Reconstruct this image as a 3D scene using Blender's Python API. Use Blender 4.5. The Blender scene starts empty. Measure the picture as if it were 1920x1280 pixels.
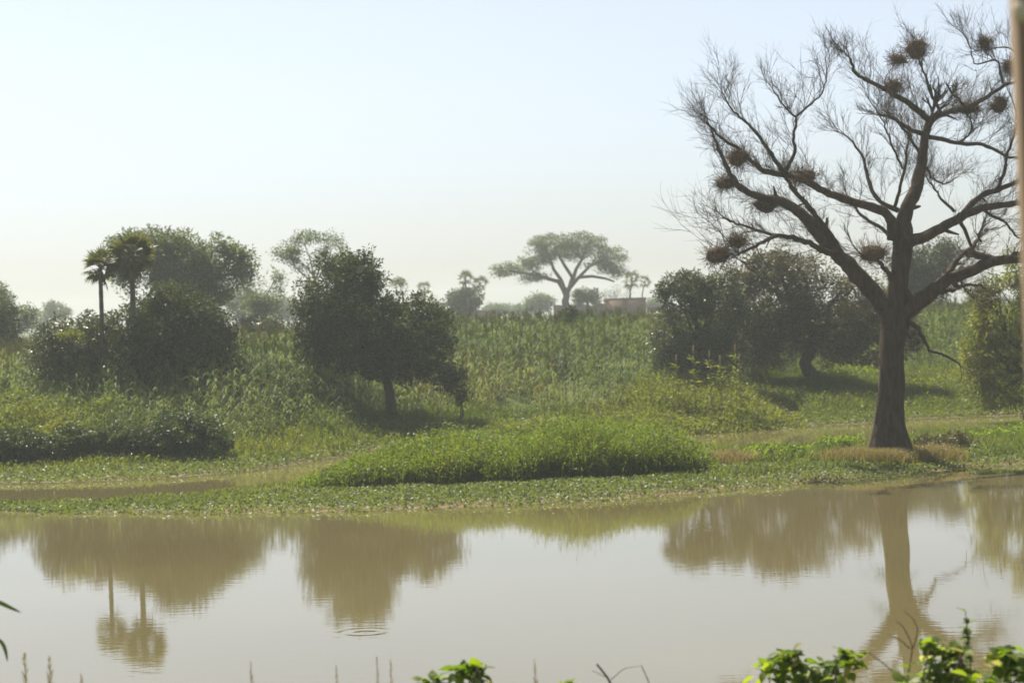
import bpy, math, random
import numpy as np
from mathutils import Vector, Matrix

SC = bpy.context.scene
COL = SC.collection
R = math.radians

# ------------------------------------------------------------------ camera
FPX = 4000.0                       # focal length in photograph pixels (1920 wide)
EYE = np.array([0.0, 0.0, 4.0])    # eye height above the water
ROLL, PITCH = R(1.78), math.atan2(-55, 4000.0)
fwd = np.array([0, math.cos(PITCH), math.sin(PITCH)])
up0 = np.array([0, -math.sin(PITCH), math.cos(PITCH)])
rt0 = np.array([1.0, 0, 0])
right = math.cos(ROLL) * rt0 - math.sin(ROLL) * up0
upv = math.sin(ROLL) * rt0 + math.cos(ROLL) * up0
cd = bpy.data.cameras.new('camera')
cam = bpy.data.objects.new('camera', cd)
COL.objects.link(cam)
m3 = np.stack([right, upv, -fwd], axis=1)
M = Matrix.Identity(4)
for i in range(3):
    for j in range(3):
        M[i][j] = m3[i, j]
    M[i][3] = EYE[i]
cam.matrix_world = M
cd.sensor_width = 36
cd.lens = 36 * FPX / 1920
cd.clip_start, cd.clip_end = 0.1, 3000
cd.dof.use_dof = True
cd.dof.focus_distance = 24
cd.dof.aperture_fstop = 3.4
SC.camera = cam

# ------------------------------------------------------------------ world, sun, exposure
SUN_EL, SUN_AZ = R(56), R(-33)     # azimuth from +Y, negative is to the left
w = bpy.data.worlds.new('World')
SC.world = w
w.use_nodes = True
nt = w.node_tree
bg = nt.nodes['Background']
sky = nt.nodes.new('ShaderNodeTexSky')
sky.sky_type = 'NISHITA'
sky.sun_disc = False
sky.sun_elevation = SUN_EL
sky.sun_rotation = SUN_AZ
sky.air_density, sky.dust_density, sky.ozone_density = 0.8, 1.4, 3.0
hs = nt.nodes.new('ShaderNodeHueSaturation')          # thick dust in the air: the whole sky is paler
hs.inputs['Saturation'].default_value = 0.55
nt.links.new(sky.outputs[0], hs.inputs['Color'])
nt.links.new(hs.outputs[0], bg.inputs[0])
bg.inputs[1].default_value = 0.075

sl = bpy.data.lights.new('sun', 'SUN')
sl.energy = 5.0
sl.angle = R(0.5)
sl.color = (1.0, 0.93, 0.78)
so = bpy.data.objects.new('sun', sl)
COL.objects.link(so)
to_sun = Vector((math.sin(SUN_AZ) * math.cos(SUN_EL), math.cos(SUN_AZ) * math.cos(SUN_EL), math.sin(SUN_EL)))
so.rotation_euler = to_sun.to_track_quat('Z', 'Y').to_euler()
so.location = (-20, 40, 60)

vs = SC.view_settings
vs.view_transform = 'Standard'
vs.look = 'None'
vs.gamma = 1
vs.exposure = 1.0
vs.use_curve_mapping = False
SC.render.engine = 'CYCLES'
SC.cycles.max_bounces = 6
SC.cycles.volume_bounces = 0

# ------------------------------------------------------------------ helpers
rng = np.random.default_rng(7)
random.seed(7)


def P(px, py, D):
    """The point at distance D (along +Y) that the photograph shows at pixel (px, py)."""
    d = fwd * FPX + right * (px - 960) - upv * (py - 640)
    return EYE + d * (D / d[1])


def on_level(px, py, z=0.0):
    d = fwd * FPX + right * (px - 960) - upv * (py - 640)
    return EYE + d * ((z - EYE[2]) / d[2])


def hash3(i, j, k):
    n = (i * 374761393 + j * 668265263 + k * 1274126177) & 0x7fffffff
    n = ((n ^ (n >> 13)) * 1274126177) & 0x7fffffff
    n = (n ^ (n >> 16)) & 0xffff
    return n / 65535.0


def vnoise(x, y, z=None):
    x = np.asarray(x, float); y = np.asarray(y, float)
    z = np.zeros_like(x) if z is None else np.asarray(z, float)
    xi, yi, zi = (np.floor(a).astype(np.int64) for a in (x, y, z))
    xf, yf, zf = x - xi, y - yi, z - zi
    s = lambda t: t * t * (3 - 2 * t)
    u, v, t = s(xf), s(yf), s(zf)
    r = 0
    for a in (0, 1):
        for b in (0, 1):
            for c in (0, 1):
                wgt = (u if a else 1 - u) * (v if b else 1 - v) * (t if c else 1 - t)
                r = r + wgt * hash3(xi + a, yi + b, zi + c)
    return r


def fbm(x, y, z=None, o=3):
    r, a, t, f = 0, 0.5, 0, 1.0
    for i in range(o):
        r = r + a * vnoise(np.asarray(x) * f + 17 * i, np.asarray(y) * f + 31 * i, None if z is None else np.asarray(z) * f)
        t += a; a *= .5; f *= 2.03
    return r / t


class MB:
    """Collects quads (and triangles as repeated lists) and links them as one mesh object."""

    def __init__(s):
        s.V, s.Q, s.T, s.A, s.n = [], [], [], [], 0

    def add(s, V, Q=None, T=None, tint=0.5):
        V = np.asarray(V, float).reshape(-1, 3)
        if Q is not None and len(Q):
            s.Q.append(np.asarray(Q, np.int64).reshape(-1, 4) + s.n)
        if T is not None and len(T):
            s.T.append(np.asarray(T, np.int64).reshape(-1, 3) + s.n)
        s.V.append(V)
        s.A.append(np.broadcast_to(np.asarray(tint, float), (len(V),)))
        s.n += len(V)

    def tube(s, pts, rad, n=6, tint=0.5, cap=True):
        pts = np.asarray(pts, float); k = len(pts)
        rad = np.broadcast_to(np.asarray(rad, float), (k,))
        tan = np.gradient(pts, axis=0)
        tan /= np.linalg.norm(tan, axis=1)[:, None] + 1e-9
        ref = np.array([0.31, 0.95, 0.05]) if abs(tan[0][1]) < .9 else np.array([1.0, 0, 0])
        a = np.cross(tan, ref); a /= np.linalg.norm(a, axis=1)[:, None] + 1e-9
        b = np.cross(tan, a)
        th = np.arange(n) * 2 * np.pi / n
        V = pts[:, None, :] + rad[:, None, None] * (np.cos(th)[None, :, None] * a[:, None, :] + np.sin(th)[None, :, None] * b[:, None, :])
        i = np.arange(k - 1)[:, None] * n; j = np.arange(n)[None, :]
        Q = np.stack([i + j, i + (j + 1) % n, i + n + (j + 1) % n, i + n + j], -1).reshape(-1, 4)
        T = []
        if cap and n >= 4:
            T = [[0, q + 1, q] for q in range(1, n - 1)] + [[(k - 1) * n, (k - 1) * n + q, (k - 1) * n + q + 1] for q in range(1, n - 1)]
        s.add(V.reshape(-1, 3), Q, T, tint)

    def box(s, lo, hi, tint=0.5):
        x0, y0, z0 = lo; x1, y1, z1 = hi
        V = [(x0, y0, z0), (x1, y0, z0), (x1, y1, z0), (x0, y1, z0), (x0, y0, z1), (x1, y0, z1), (x1, y1, z1), (x0, y1, z1)]
        s.add(V, [(0, 3, 2, 1), (4, 5, 6, 7), (0, 1, 5, 4), (1, 2, 6, 5), (2, 3, 7, 6), (3, 0, 4, 7)], None, tint)

    def mesh(s, name, mat, off=(0, 0, 0), smooth=False):
        V = np.concatenate(s.V) - np.asarray(off, float)
        Q = np.concatenate(s.Q) if s.Q else np.zeros((0, 4), np.int64)
        T = np.concatenate(s.T) if s.T else np.zeros((0, 3), np.int64)
        me = bpy.data.meshes.new(name)
        me.vertices.add(len(V))
        me.vertices.foreach_set('co', V.astype(np.float32).ravel())
        loops = np.concatenate([Q.ravel(), T.ravel()]).astype(np.int32)
        me.loops.add(len(loops))
        me.loops.foreach_set('vertex_index', loops)
        nf = len(Q) + len(T)
        me.polygons.add(nf)
        start = np.concatenate([np.arange(len(Q)) * 4, len(Q) * 4 + np.arange(len(T)) * 3]).astype(np.int32)
        me.polygons.foreach_set('loop_start', start)
        if smooth:
            me.polygons.foreach_set('use_smooth', np.ones(nf, bool))
        at = me.attributes.new('tint', 'FLOAT', 'POINT')
        at.data.foreach_set('value', np.concatenate(s.A).astype(np.float32))
        me.update(calc_edges=True)
        me.validate()
        me.materials.append(mat)
        return me

    def build(s, name, mat, parent=None, loc=None, smooth=False, off=None):
        """Vertices are in world space; the object sits at its parent's (or its own) base."""
        base = np.array(parent.location) if parent is not None else np.array(loc if loc is not None else (0, 0, 0), float)
        me = s.mesh(name, mat, base, smooth)
        o = bpy.data.objects.new(name, me)
        COL.objects.link(o)
        if parent is not None:
            o.parent = parent
        else:
            o.location = base
        return o


def tag(o, label=None, cat=None, group=None, kind=None):
    for k, v in (('label', label), ('category', cat), ('group', group), ('kind', kind)):
        if v:
            o[k] = v
    return o


def thing(name, label, cat, loc, group=None):
    o = bpy.data.objects.new(name, None)
    COL.objects.link(o)
    o.location = loc
    o.empty_display_size = .3
    return tag(o, label, cat, group)


def leaf_quads(mb, Pt, D, N, L, W, tint, fold=.12):
    """Diamond leaves: base Pt, unit direction D, face normal about N, length L, width W."""
    D = D / (np.linalg.norm(D, axis=1)[:, None] + 1e-9)
    S = np.cross(D, N); S /= np.linalg.norm(S, axis=1)[:, None] + 1e-9
    U = np.cross(S, D)
    L = np.broadcast_to(L, (len(Pt),))[:, None]; W = np.broadcast_to(W, (len(Pt),))[:, None]
    mid = Pt + D * L * .45 + U * L * fold
    V = np.stack([Pt, mid + S * W * .5, Pt + D * L, mid - S * W * .5], 1)
    n = len(Pt)
    Q = np.arange(n * 4).reshape(n, 4)
    mb.add(V.reshape(-1, 3), Q, None, np.repeat(np.broadcast_to(tint, (n,)), 4))


def unit(n):
    v = rng.normal(size=(n, 3))
    return v / np.linalg.norm(v, axis=1)[:, None]


def blades(mb, X, Y, Z, h, wd, lean, tint):
    """Bent grass blades of two quads each."""
    n = len(X)
    a = rng.uniform(0, 2 * np.pi, n); b = rng.uniform(0, 2 * np.pi, n)
    ld = np.stack([np.cos(a), np.sin(a), np.zeros(n)], 1) * (h * lean)[:, None]
    sd = np.stack([np.cos(b), np.sin(b), np.zeros(n)], 1) * wd[:, None] * .5
    B = np.stack([X, Y, Z], 1)
    Mi = B + ld * .28 + np.stack([0 * h, 0 * h, h * .58], 1)
    Tp = B + ld + np.stack([0 * h, 0 * h, h * (1 - .25 * lean)], 1)
    V = np.stack([B - sd, B + sd, Mi + sd * .9, Mi - sd * .9, Tp + sd * .15, Tp - sd * .15], 1)
    i = np.arange(n)[:, None] * 6
    Q = np.concatenate([i + np.array([[0, 1, 2, 3]]), i + np.array([[3, 2, 4, 5]])])
    mb.add(V.reshape(-1, 3), Q, None, np.repeat(tint, 6))


# ------------------------------------------------------------------ materials
def ramp(nt, fac, stops):
    r = nt.nodes.new('ShaderNodeValToRGB')
    while len(r.color_ramp.elements) < len(stops):
        r.color_ramp.elements.new(.5)
    for e, (p, c) in zip(r.color_ramp.elements, stops):
        e.position = p
        e.color = (*c, 1)
    nt.links.new(fac, r.inputs[0])
    return r.outputs[0]


def new_mat(name):
    m = bpy.data.materials.new(name)
    m.use_nodes = True
    nt = m.node_tree
    return m, nt, nt.nodes['Principled BSDF'], nt.nodes['Material Output']


def leaf_mat(name, stops, trans=.35, tcol=1.6, rough=.5, spec=.4):
    """Leaves: colour by the leaf's own tint, part of the light passing through."""
    m, nt, b, out = new_mat(name)
    a = nt.nodes.new('ShaderNodeAttribute'); a.attribute_name = 'tint'
    c = ramp(nt, a.outputs['Fac'], stops)
    nt.links.new(c, b.inputs['Base Color'])
    b.inputs['Roughness'].default_value = rough
    b.inputs['Specular IOR Level'].default_value = spec
    t = nt.nodes.new('ShaderNodeBsdfTranslucent')
    g = nt.nodes.new('ShaderNodeMix'); g.data_type = 'RGBA'; g.blend_type = 'MULTIPLY'
    g.inputs[0].default_value = 1
    nt.links.new(c, g.inputs[6])
    g.inputs[7].default_value = (tcol * 1.15, tcol * 1.15, tcol * .4, 1)
    nt.links.new(g.outputs[2], t.inputs[0])
    mx = nt.nodes.new('ShaderNodeMixShader'); mx.inputs[0].default_value = trans
    nt.links.new(b.outputs[0], mx.inputs[1]); nt.links.new(t.outputs[0], mx.inputs[2])
    nt.links.new(mx.outputs[0], out.inputs[0])
    return m


def bark_mat(name, c0, c1, scale=6, bump=.02):
    m, nt, b, out = new_mat(name)
    g = nt.nodes.new('ShaderNodeNewGeometry')
    mp = nt.nodes.new('ShaderNodeMapping'); mp.inputs['Scale'].default_value = (scale, scale, scale * .25)
    n = nt.nodes.new('ShaderNodeTexNoise'); n.inputs['Detail'].default_value = 6; n.inputs['Scale'].default_value = 1.5
    nt.links.new(g.outputs['Position'], mp.inputs[0]); nt.links.new(mp.outputs[0], n.inputs[0])
    nt.links.new(ramp(nt, n.outputs[0], [(.3, c0), (.7, c1)]), b.inputs['Base Color'])
    b.inputs['Roughness'].default_value = .9
    b.inputs['Specular IOR Level'].default_value = .15
    bp = nt.nodes.new('ShaderNodeBump'); bp.inputs['Distance'].default_value = bump * 1.6
    nt.links.new(n.outputs[0], bp.inputs['Height']); nt.links.new(bp.outputs[0], b.inputs['Normal'])
    return m


G = lambda r, g, b: (r, g, b)
MAT = dict(
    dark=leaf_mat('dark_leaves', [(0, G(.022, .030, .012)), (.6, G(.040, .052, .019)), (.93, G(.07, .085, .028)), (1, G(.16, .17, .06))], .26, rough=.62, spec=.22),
    olive=leaf_mat('olive_leaves', [(0, G(.035, .045, .02)), (.6, G(.062, .075, .034)), (1, G(.12, .13, .065))], .25, rough=.4),
    brownolive=leaf_mat('brown_olive_leaves', [(0, G(.05, .045, .022)), (.6, G(.082, .072, .036)), (1, G(.13, .115, .06))], .25),
    mid=leaf_mat('green_leaves', [(0, G(.035, .055, .018)), (.6, G(.065, .092, .03)), (1, G(.11, .14, .05))], .45),
    pale=leaf_mat('feathery_leaves', [(0, G(.05, .075, .032)), (.6, G(.08, .11, .05)), (1, G(.12, .15, .07))], .35),
    yellow=leaf_mat('yellow_green_leaves', [(0, G(.07, .085, .014)), (.6, G(.115, .13, .022)), (1, G(.17, .16, .03))], .55),
    bush=leaf_mat('bush_leaves', [(0, G(.025, .040, .012)), (.6, G(.045, .066, .018)), (1, G(.09, .11, .03))], .3),
    grass=leaf_mat('grass_blades', [(0, G(.055, .082, .015)), (.5, G(.09, .115, .022)), (.8, G(.13, .135, .03)), (1, G(.19, .15, .06))], .52),
    mound=leaf_mat('tall_grass_blades', [(0, G(.062, .09, .015)), (.6, G(.09, .124, .02)), (.9, G(.125, .14, .025)), (1, G(.16, .13, .05))], .6),
    dry=leaf_mat('dry_grass_blades', [(0, G(.13, .12, .04)), (.5, G(.2, .16, .075)), (1, G(.26, .19, .11))], .3),
    crop=leaf_mat('crop_leaves', [(0, G(.052, .080, .018)), (.45, G(.10, .138, .027)), (.75, G(.145, .16, .036)), (1, G(.19, .14, .06))], .48, rough=.6, spec=.25),
    mat=leaf_mat('floating_leaves', [(0, G(.055, .08, .022)), (.6, G(.09, .115, .034)), (1, G(.13, .14, .05))], .45, rough=.5, spec=.35),
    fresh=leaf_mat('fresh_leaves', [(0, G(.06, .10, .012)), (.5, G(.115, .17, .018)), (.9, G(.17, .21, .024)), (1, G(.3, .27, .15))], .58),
    palm=leaf_mat('palm_leaves', [(0, G(.045, .055, .022)), (.6, G(.075, .085, .034)), (1, G(.13, .12, .055))], .3),
    bare=bark_mat('bare_bark', G(.034, .024, .017), G(.085, .058, .04), 7, .03),
    bark=bark_mat('dark_bark', G(.04, .032, .024), G(.09, .072, .055), 7, .02),
    greybark=bark_mat('grey_bark', G(.07, .06, .05), G(.14, .12, .1), 7, .02),
    nest=bark_mat('nest_straw', G(.065, .042, .028), G(.17, .115, .075), 20, .02),
    twig=bark_mat('twig_bark', G(.04, .03, .024), G(.08, .06, .048), 20, .004),
    mud=bark_mat('mud_brick', G(.19, .13, .095), G(.26, .19, .14), 1.2, .03),
    redmud=bark_mat('red_mud_brick', G(.20, .12, .085), G(.27, .17, .12), 1.2, .03),
    tin=bark_mat('pale_tin', G(.55, .55, .53), G(.68, .68, .66), 3, .004),
    beige=bark_mat('beige_paint', G(.13, .095, .062), G(.16, .12, .08), 5, .002),
    brownframe=bark_mat('brown_frame', G(.22, .14, .09), G(.30, .2, .13), 12, .004),
    paleframe=bark_mat('pale_frame', G(.5, .42, .32), G(.6, .52, .4), 12, .004),
)

# ------------------------------------------------------------------ shore lines (water level z = 0)
def shore(pts):
    w = np.array([on_level(*p)[:2] for p in pts])
    w = w[np.argsort(w[:, 0])]
    return lambda x, w=w: np.interp(x, w[:, 0], w[:, 1])


s_front = shore([(-900, 950), (-200, 955), (0, 957), (200, 962), (500, 963), (700, 958), (900, 950), (1100, 940), (1300, 925), (1500, 908), (1700, 893), (1760, 884), (1830, 876), (1920, 872), (2200, 862), (2900, 830)])
s_back = shore([(-900, 952), (-200, 945), (0, 944), (200, 937), (350, 925), (450, 912), (560, 901), (630, 888), (690, 868), (850, 850), (1000, 843), (1200, 838), (1310, 842), (1450, 842), (1560, 836), (1640, 827), (1720, 818), (1920, 808), (2200, 785), (2900, 760)])
s_far = shore([(-900, 922), (-200, 910), (0, 906), (150, 904), (300, 897), (430, 887), (500, 879), (600, 864), (700, 843), (850, 830), (1100, 820), (1250, 819), (1350, 808), (1500, 800), (1640, 793), (1720, 785), (1920, 778), (2200, 765), (2900, 735)])
wob = lambda x, s: .45 * (fbm(x * .55 + s, x * 0 + s, o=3) - .5) * 2
yF = lambda x: s_front(x) + wob(x, 3.1)
yB = lambda x: s_back(x) + wob(x, 11.7)
yC = lambda x: s_far(x) + .6 * wob(x, 23.3)
yN = lambda x: 16.5 + 1.2 * wob(x, 40.2)
plateau = lambda x: np.interp(x, [-30, -10, -3, 12, 30], [2.0, 1.95, 2.3, 2.35, 2.3])


def ground_z(x, y):
    x = np.asarray(x, float); y = np.asarray(y, float)
    n, f, b, c = yN(x), yF(x), yB(x), yC(x)
    sm = lambda t: np.clip(t, 0, 1) ** 2 * (3 - 2 * np.clip(t, 0, 1))
    near = np.interp(n - y, [-4, 0, 2, 6, 10, 14, 30], [-.7, 0, .45, 1.15, 1.75, 2.0, 2.0])
    wat = -.7 * np.ones_like(x)
    isl_d = np.minimum(y - f, b - y)
    isl = np.where(isl_d < 0, np.maximum(isl_d * .3, -.6), .02 + np.interp(x, [-8, -3, 2, 8], [.02, .05, .1, .13]) * sm(isl_d / 2.5))
    d = y - c
    hp = plateau(x)
    bank = np.interp(d, [-2, 0, 1, 3, 6, 9, 13, 18, 26, 60], [-.5, 0, .06, .2, .5, 1.0, 1.7, 2.15, 2.3, 2.3])
    bank = np.where(bank > 0, bank * hp / 2.3, bank)
    z = np.where(y < (n + f) * .5, near, np.where(y < (b + c) * .5, isl, bank))
    z = np.where((y > n + 2) & (y < f - 2), np.maximum(wat, -.7), z)
    return z + np.where(z > .1, .12 * (fbm(x * .35, y * .35) - .5), 0) * np.clip(np.abs(z) * 3, 0, 1)


# ------------------------------------------------------------------ ground and water
def axis(lo, a, b, hi, step, grow=1.25):
    core = list(np.arange(a, b, step))
    s, v = step, core[-1]
    while v < hi:
        s *= grow; v += s; core.append(min(v, hi))
    s, v, pre = step, a, []
    while v > lo:
        s *= grow; v -= s; pre.append(max(v, lo))
    return np.array(pre[::-1] + core)


gx = axis(-600, -34, 34, 600, .5)
gy = axis(-80, 4, 105, 950, .35)
XX, YY = np.meshgrid(gx, gy)
ZZ = ground_z(XX.ravel(), YY.ravel())
mb = MB()
nx, ny = len(gx), len(gy)
i = np.arange(ny - 1)[:, None] * nx + np.arange(nx - 1)[None, :]
mb.add(np.stack([XX.ravel(), YY.ravel(), ZZ], 1), np.stack([i, i + 1, i + nx + 1, i + nx], -1).reshape(-1, 4))
m, nt, b, out = new_mat('soil_and_grass')
g = nt.nodes.new('ShaderNodeNewGeometry')
n1 = nt.nodes.new('ShaderNodeTexNoise'); n1.inputs['Scale'].default_value = .5; n1.inputs['Detail'].default_value = 8
n2 = nt.nodes.new('ShaderNodeTexNoise'); n2.inputs['Scale'].default_value = 9; n2.inputs['Detail'].default_value = 5
nt.links.new(g.outputs['Position'], n1.inputs[0]); nt.links.new(g.outputs['Position'], n2.inputs[0])
c1 = ramp(nt, n1.outputs[0], [(.3, (.05, .075, .018)), (.5, (.075, .095, .026)), (.7, (.13, .105, .05))])
sx = nt.nodes.new('ShaderNodeSeparateXYZ'); nt.links.new(g.outputs['Position'], sx.inputs[0])
mr = nt.nodes.new('ShaderNodeMapRange'); mr.inputs[1].default_value = .02; mr.inputs[2].default_value = .16
nt.links.new(sx.outputs[2], mr.inputs[0])
mx = nt.nodes.new('ShaderNodeMix'); mx.data_type = 'RGBA'
nt.links.new(mr.outputs[0], mx.inputs[0]); mx.inputs[6].default_value = (.17, .125, .07, 1); nt.links.new(c1, mx.inputs[7])
nt.links.new(mx.outputs[2], b.inputs['Base Color'])
b.inputs['Roughness'].default_value = .95; b.inputs['Specular IOR Level'].default_value = .1
bp = nt.nodes.new('ShaderNodeBump'); bp.inputs['Distance'].default_value = .06
nt.links.new(n2.outputs[0], bp.inputs['Height']); nt.links.new(bp.outputs[0], b.inputs['Normal'])
tag(mb.build('ground', m, smooth=True), 'grassy ground rising from the muddy pond to the crop field', kind='structure')

mb = MB()
wx, wy = np.linspace(-140, 140, 57), np.linspace(8, 96, 45)
XX, YY = np.meshgrid(wx, wy)
i = np.arange(44)[:, None] * 57 + np.arange(56)[None, :]
mb.add(np.stack([XX.ravel(), YY.ravel(), 0 * XX.ravel()], 1), np.stack([i, i + 1, i + 58, i + 57], -1).reshape(-1, 4))
m, nt, b, out = new_mat('muddy_water')
g = nt.nodes.new('ShaderNodeNewGeometry')
n0 = nt.nodes.new('ShaderNodeTexNoise'); n0.inputs['Scale'].default_value = .12; n0.inputs['Detail'].default_value = 3
nt.links.new(g.outputs['Position'], n0.inputs[0])
nt.links.new(ramp(nt, n0.outputs[0], [(.35, (.116, .096, .042)), (.65, (.134, .112, .050))]), b.inputs['Base Color'])
b.inputs['Roughness'].default_value = .02
b.inputs['IOR'].default_value = 1.333
mp = nt.nodes.new('ShaderNodeMapping'); mp.inputs['Scale'].default_value = (1.2, 3.0, 1)
n1 = nt.nodes.new('ShaderNodeTexNoise'); n1.inputs['Scale'].default_value = 2.2; n1.inputs['Detail'].default_value = 3
nt.links.new(g.outputs['Position'], mp.inputs[0]); nt.links.new(mp.outputs[0], n1.inputs[0])
hgt = n1.outputs[0]


def math_node(nt, op, a, bb=None):
    q = nt.nodes.new('ShaderNodeMath'); q.operation = op
    for k, v in ((0, a), (1, bb)):
        if v is None:
            continue
        if isinstance(v, (int, float)):
            q.inputs[k].default_value = v
        else:
            nt.links.new(v, q.inputs[k])
    return q.outputs[0]


for (px, py, rad) in ((685, 1185, .42), (1345, 990, .55)):     # rings spreading where a fish or a drop broke the surface
    cpt = on_level(px, py)
    q = nt.nodes.new('ShaderNodeVectorMath'); q.operation = 'DISTANCE'
    nt.links.new(g.outputs['Position'], q.inputs[0]); q.inputs[1].default_value = tuple(cpt)
    d = q.outputs['Value']
    s_ = math_node(nt, 'SINE', math_node(nt, 'MULTIPLY', d, 2 * math.pi * 1.6 / rad))
    fall = math_node(nt, 'POWER', 2.718, math_node(nt, 'MULTIPLY', math_node(nt, 'POWER', math_node(nt, 'DIVIDE', d, rad), 4.0), -1.0))
    hgt = math_node(nt, 'ADD', hgt, math_node(nt, 'MULTIPLY', math_node(nt, 'MULTIPLY', s_, fall), .7))
bp = nt.nodes.new('ShaderNodeBump'); bp.inputs['Distance'].default_value = .0007; bp.inputs['Strength'].default_value = 1
nt.links.new(hgt, bp.inputs['Height']); nt.links.new(bp.outputs[0], b.inputs['Normal'])
tag(mb.build('water', m), 'still muddy brown pond water reflecting the sky and trees', kind='structure')

# ------------------------------------------------------------------ trees
def lobe(px, py, rx, ry, D, deep=None):
    """An ellipsoid of foliage given by its outline in the photograph and its distance."""
    k = D / FPX
    c = P(px, py, D)
    rx, rz = rx * k, ry * k
    return (*c, rx, (rx + rz) * .5 if deep is None else deep, rz)


def crown_mesh(mb, lobes, n_cl, per, L, Wd, cl_r, droop=.0, shell=.45, flat=1.0, tint=(.1, .85), gap=.0):
    lo = np.array(lobes)
    area = (lo[:, 3] * lo[:, 5] + lo[:, 3] * lo[:, 4] + lo[:, 4] * lo[:, 5])
    k = rng.choice(len(lo), n_cl, p=area / area.sum())
    u = unit(n_cl)
    rr = shell + (1.04 - shell) * rng.random(n_cl) ** .6 + .22 * (rng.random(n_cl) > .9) * rng.random(n_cl)
    C = lo[k, :3] + u * lo[k, 3:6] * rr[:, None]
    if gap:
        keep = vnoise(C[:, 0] * 1.3 / cl_r * .25, C[:, 1] * 1.3 / cl_r * .25, C[:, 2] * 1.3 / cl_r * .25) > gap
        C = C[keep]
    n_cl = len(C)
    ct = rng.uniform(tint[0], tint[1], n_cl)
    rs = cl_r * rng.uniform(.6, 1.35, n_cl)
    q = np.repeat(np.arange(n_cl), per)
    v = unit(len(q)) * (rng.random(len(q)) ** .45)[:, None] * rs[q][:, None]
    v[:, 2] *= .75 * flat
    Pt = C[q] + v
    D = v / (np.linalg.norm(v, axis=1)[:, None] + 1e-6) + .9 * unit(len(q))
    D[:, 2] -= droop
    N = unit(len(q)) + np.array([0, 0, .8])
    t = np.clip(ct[q] + rng.normal(0, .12, len(q)), 0, 1)
    leaf_quads(mb, Pt, D, N, L * rng.uniform(.7, 1.3, len(q)), Wd * rng.uniform(.7, 1.3, len(q)), t)
    return C


def wiggle(a, b, n=6, amp=.06, up=0.0):
    a, b = np.asarray(a, float), np.asarray(b, float)
    t = np.linspace(0, 1, n)[:, None]
    p = a + (b - a) * t
    ln = np.linalg.norm(b - a)
    j = rng.normal(0, amp * ln, (n, 3)); j[0] = 0; j[-1] *= .3
    j = j * np.sin(np.pi * np.clip(t, 0, 1)) ** .5
    p += j
    p[:, 2] += up * ln * np.sin(np.pi * t[:, 0])
    return p


def leafy_tree(name, label, cat, lobes, trunk, r0, leaf, mat, n_cl=220, per=60, L=.13, Wd=.055, cl_r=.35, bark='bark', group=None, limbs=True, **kw):
    """trunk: points from the base up; limbs run from its top into every lobe."""
    base = np.array(trunk[0], float)
    base[2] = float(ground_z(base[0], base[1])) - .05
    root = thing(name, label, cat, base, group)
    tp = np.vstack([base, np.asarray(trunk[1:], float)])
    mb = MB()
    tt = np.linspace(0, 1, 9)
    seg = np.linspace(0, 1, len(tp))
    pts = np.stack([np.interp(tt, seg, tp[:, k]) for k in range(3)], 1)
    pts[1:-1, :2] += rng.normal(0, r0 * .18, (7, 2))
    rad = r0 * np.interp(tt, [0, .08, .3, 1], [1.5, 1.15, 1.0, .6])
    mb.tube(pts, rad, 9)
    mb.build('trunk', MAT[bark], root, smooth=True)
    if limbs:
        for l in lobes:
            s = pts[rng.integers(5, 9)]
            e = np.array(l[:3]) + np.array([0, 0, .25 * l[5]])
            mb = MB()
            p = wiggle(s, e, 6, .05, .05)
            mb.tube(p, np.linspace(r0 * .5, r0 * .12, 6), 6)
            for _ in range(4):
                st = p[rng.integers(2, 6)]
                v = unit(1)[0] * np.array(l[3:6]) * .8
                mb.tube(wiggle(st, np.array(l[:3]) + v, 5, .06), np.linspace(r0 * .16, r0 * .05, 5), 4, cap=False)
            mb.build('limb', MAT[bark], root, smooth=True)
    mb = MB()
    crown_mesh(mb, lobes, n_cl, per, L, Wd, cl_r, **kw)
    o = mb.build('crown', MAT[mat], root)
    o['kind'] = 'stuff'
    return root


def bush(name, label, cat, lobes, mat, n_cl=90, per=50, L=.1, Wd=.05, cl_r=.22, group=None, twigs=14, **kw):
    c = np.mean(np.array(lobes)[:, :3], 0)
    base = np.array([c[0], c[1], float(ground_z(c[0], c[1])) - .03])
    root = thing(name, label, cat, base, group)
    mb = MB()
    for _ in range(twigs):
        l = lobes[rng.integers(len(lobes))]
        e = np.array(l[:3]) + unit(1)[0] * np.array(l[3:6]) * .8
        s = base + np.array([rng.normal(0, .12), rng.normal(0, .12), 0])
        mb.tube(wiggle(s, e, 5, .06), np.linspace(.025, .006, 5), 4, cap=False)
    mb.build('stem', MAT['twig'], root)
    mb = MB()
    crown_mesh(mb, lobes, n_cl, per, L, Wd, cl_r, **kw)
    o = mb.build('foliage', MAT[mat], root)
    o['kind'] = 'stuff'
    return root


def at_ground(px, py, D):
    p = P(px, py, D)
    return (p[0], p[1], float(ground_z(p[0], p[1])))


# --- dense dark tree in the middle
D = 70
leafy_tree('dense_dark_tree', 'dense dark round-crowned tree standing alone on the bank, short trunk showing', 'tree',
           [lobe(605, 600, 50, 72, D), lobe(640, 565, 80, 85, D), lobe(665, 520, 55, 48, D), lobe(775, 620, 78, 72, D), lobe(815, 660, 46, 42, D), lobe(635, 655, 76, 48, D + .2, 1.2),
            lobe(710, 630, 95, 75, D, 1.8), lobe(592, 630, 38, 60, D), lobe(846, 708, 30, 24, D - .4, .7), lobe(765, 688, 66, 28, D, .9), lobe(690, 600, 70, 70, D + 1), lobe(700, 676, 66, 32, D - .4, .9)],
           [at_ground(736, 785, D), P(733, 745, D), P(722, 700, D), P(710, 640, D)], .17, None, 'dark', 980, 56, .13, .06, .3, shell=.35, gap=.14)

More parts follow.
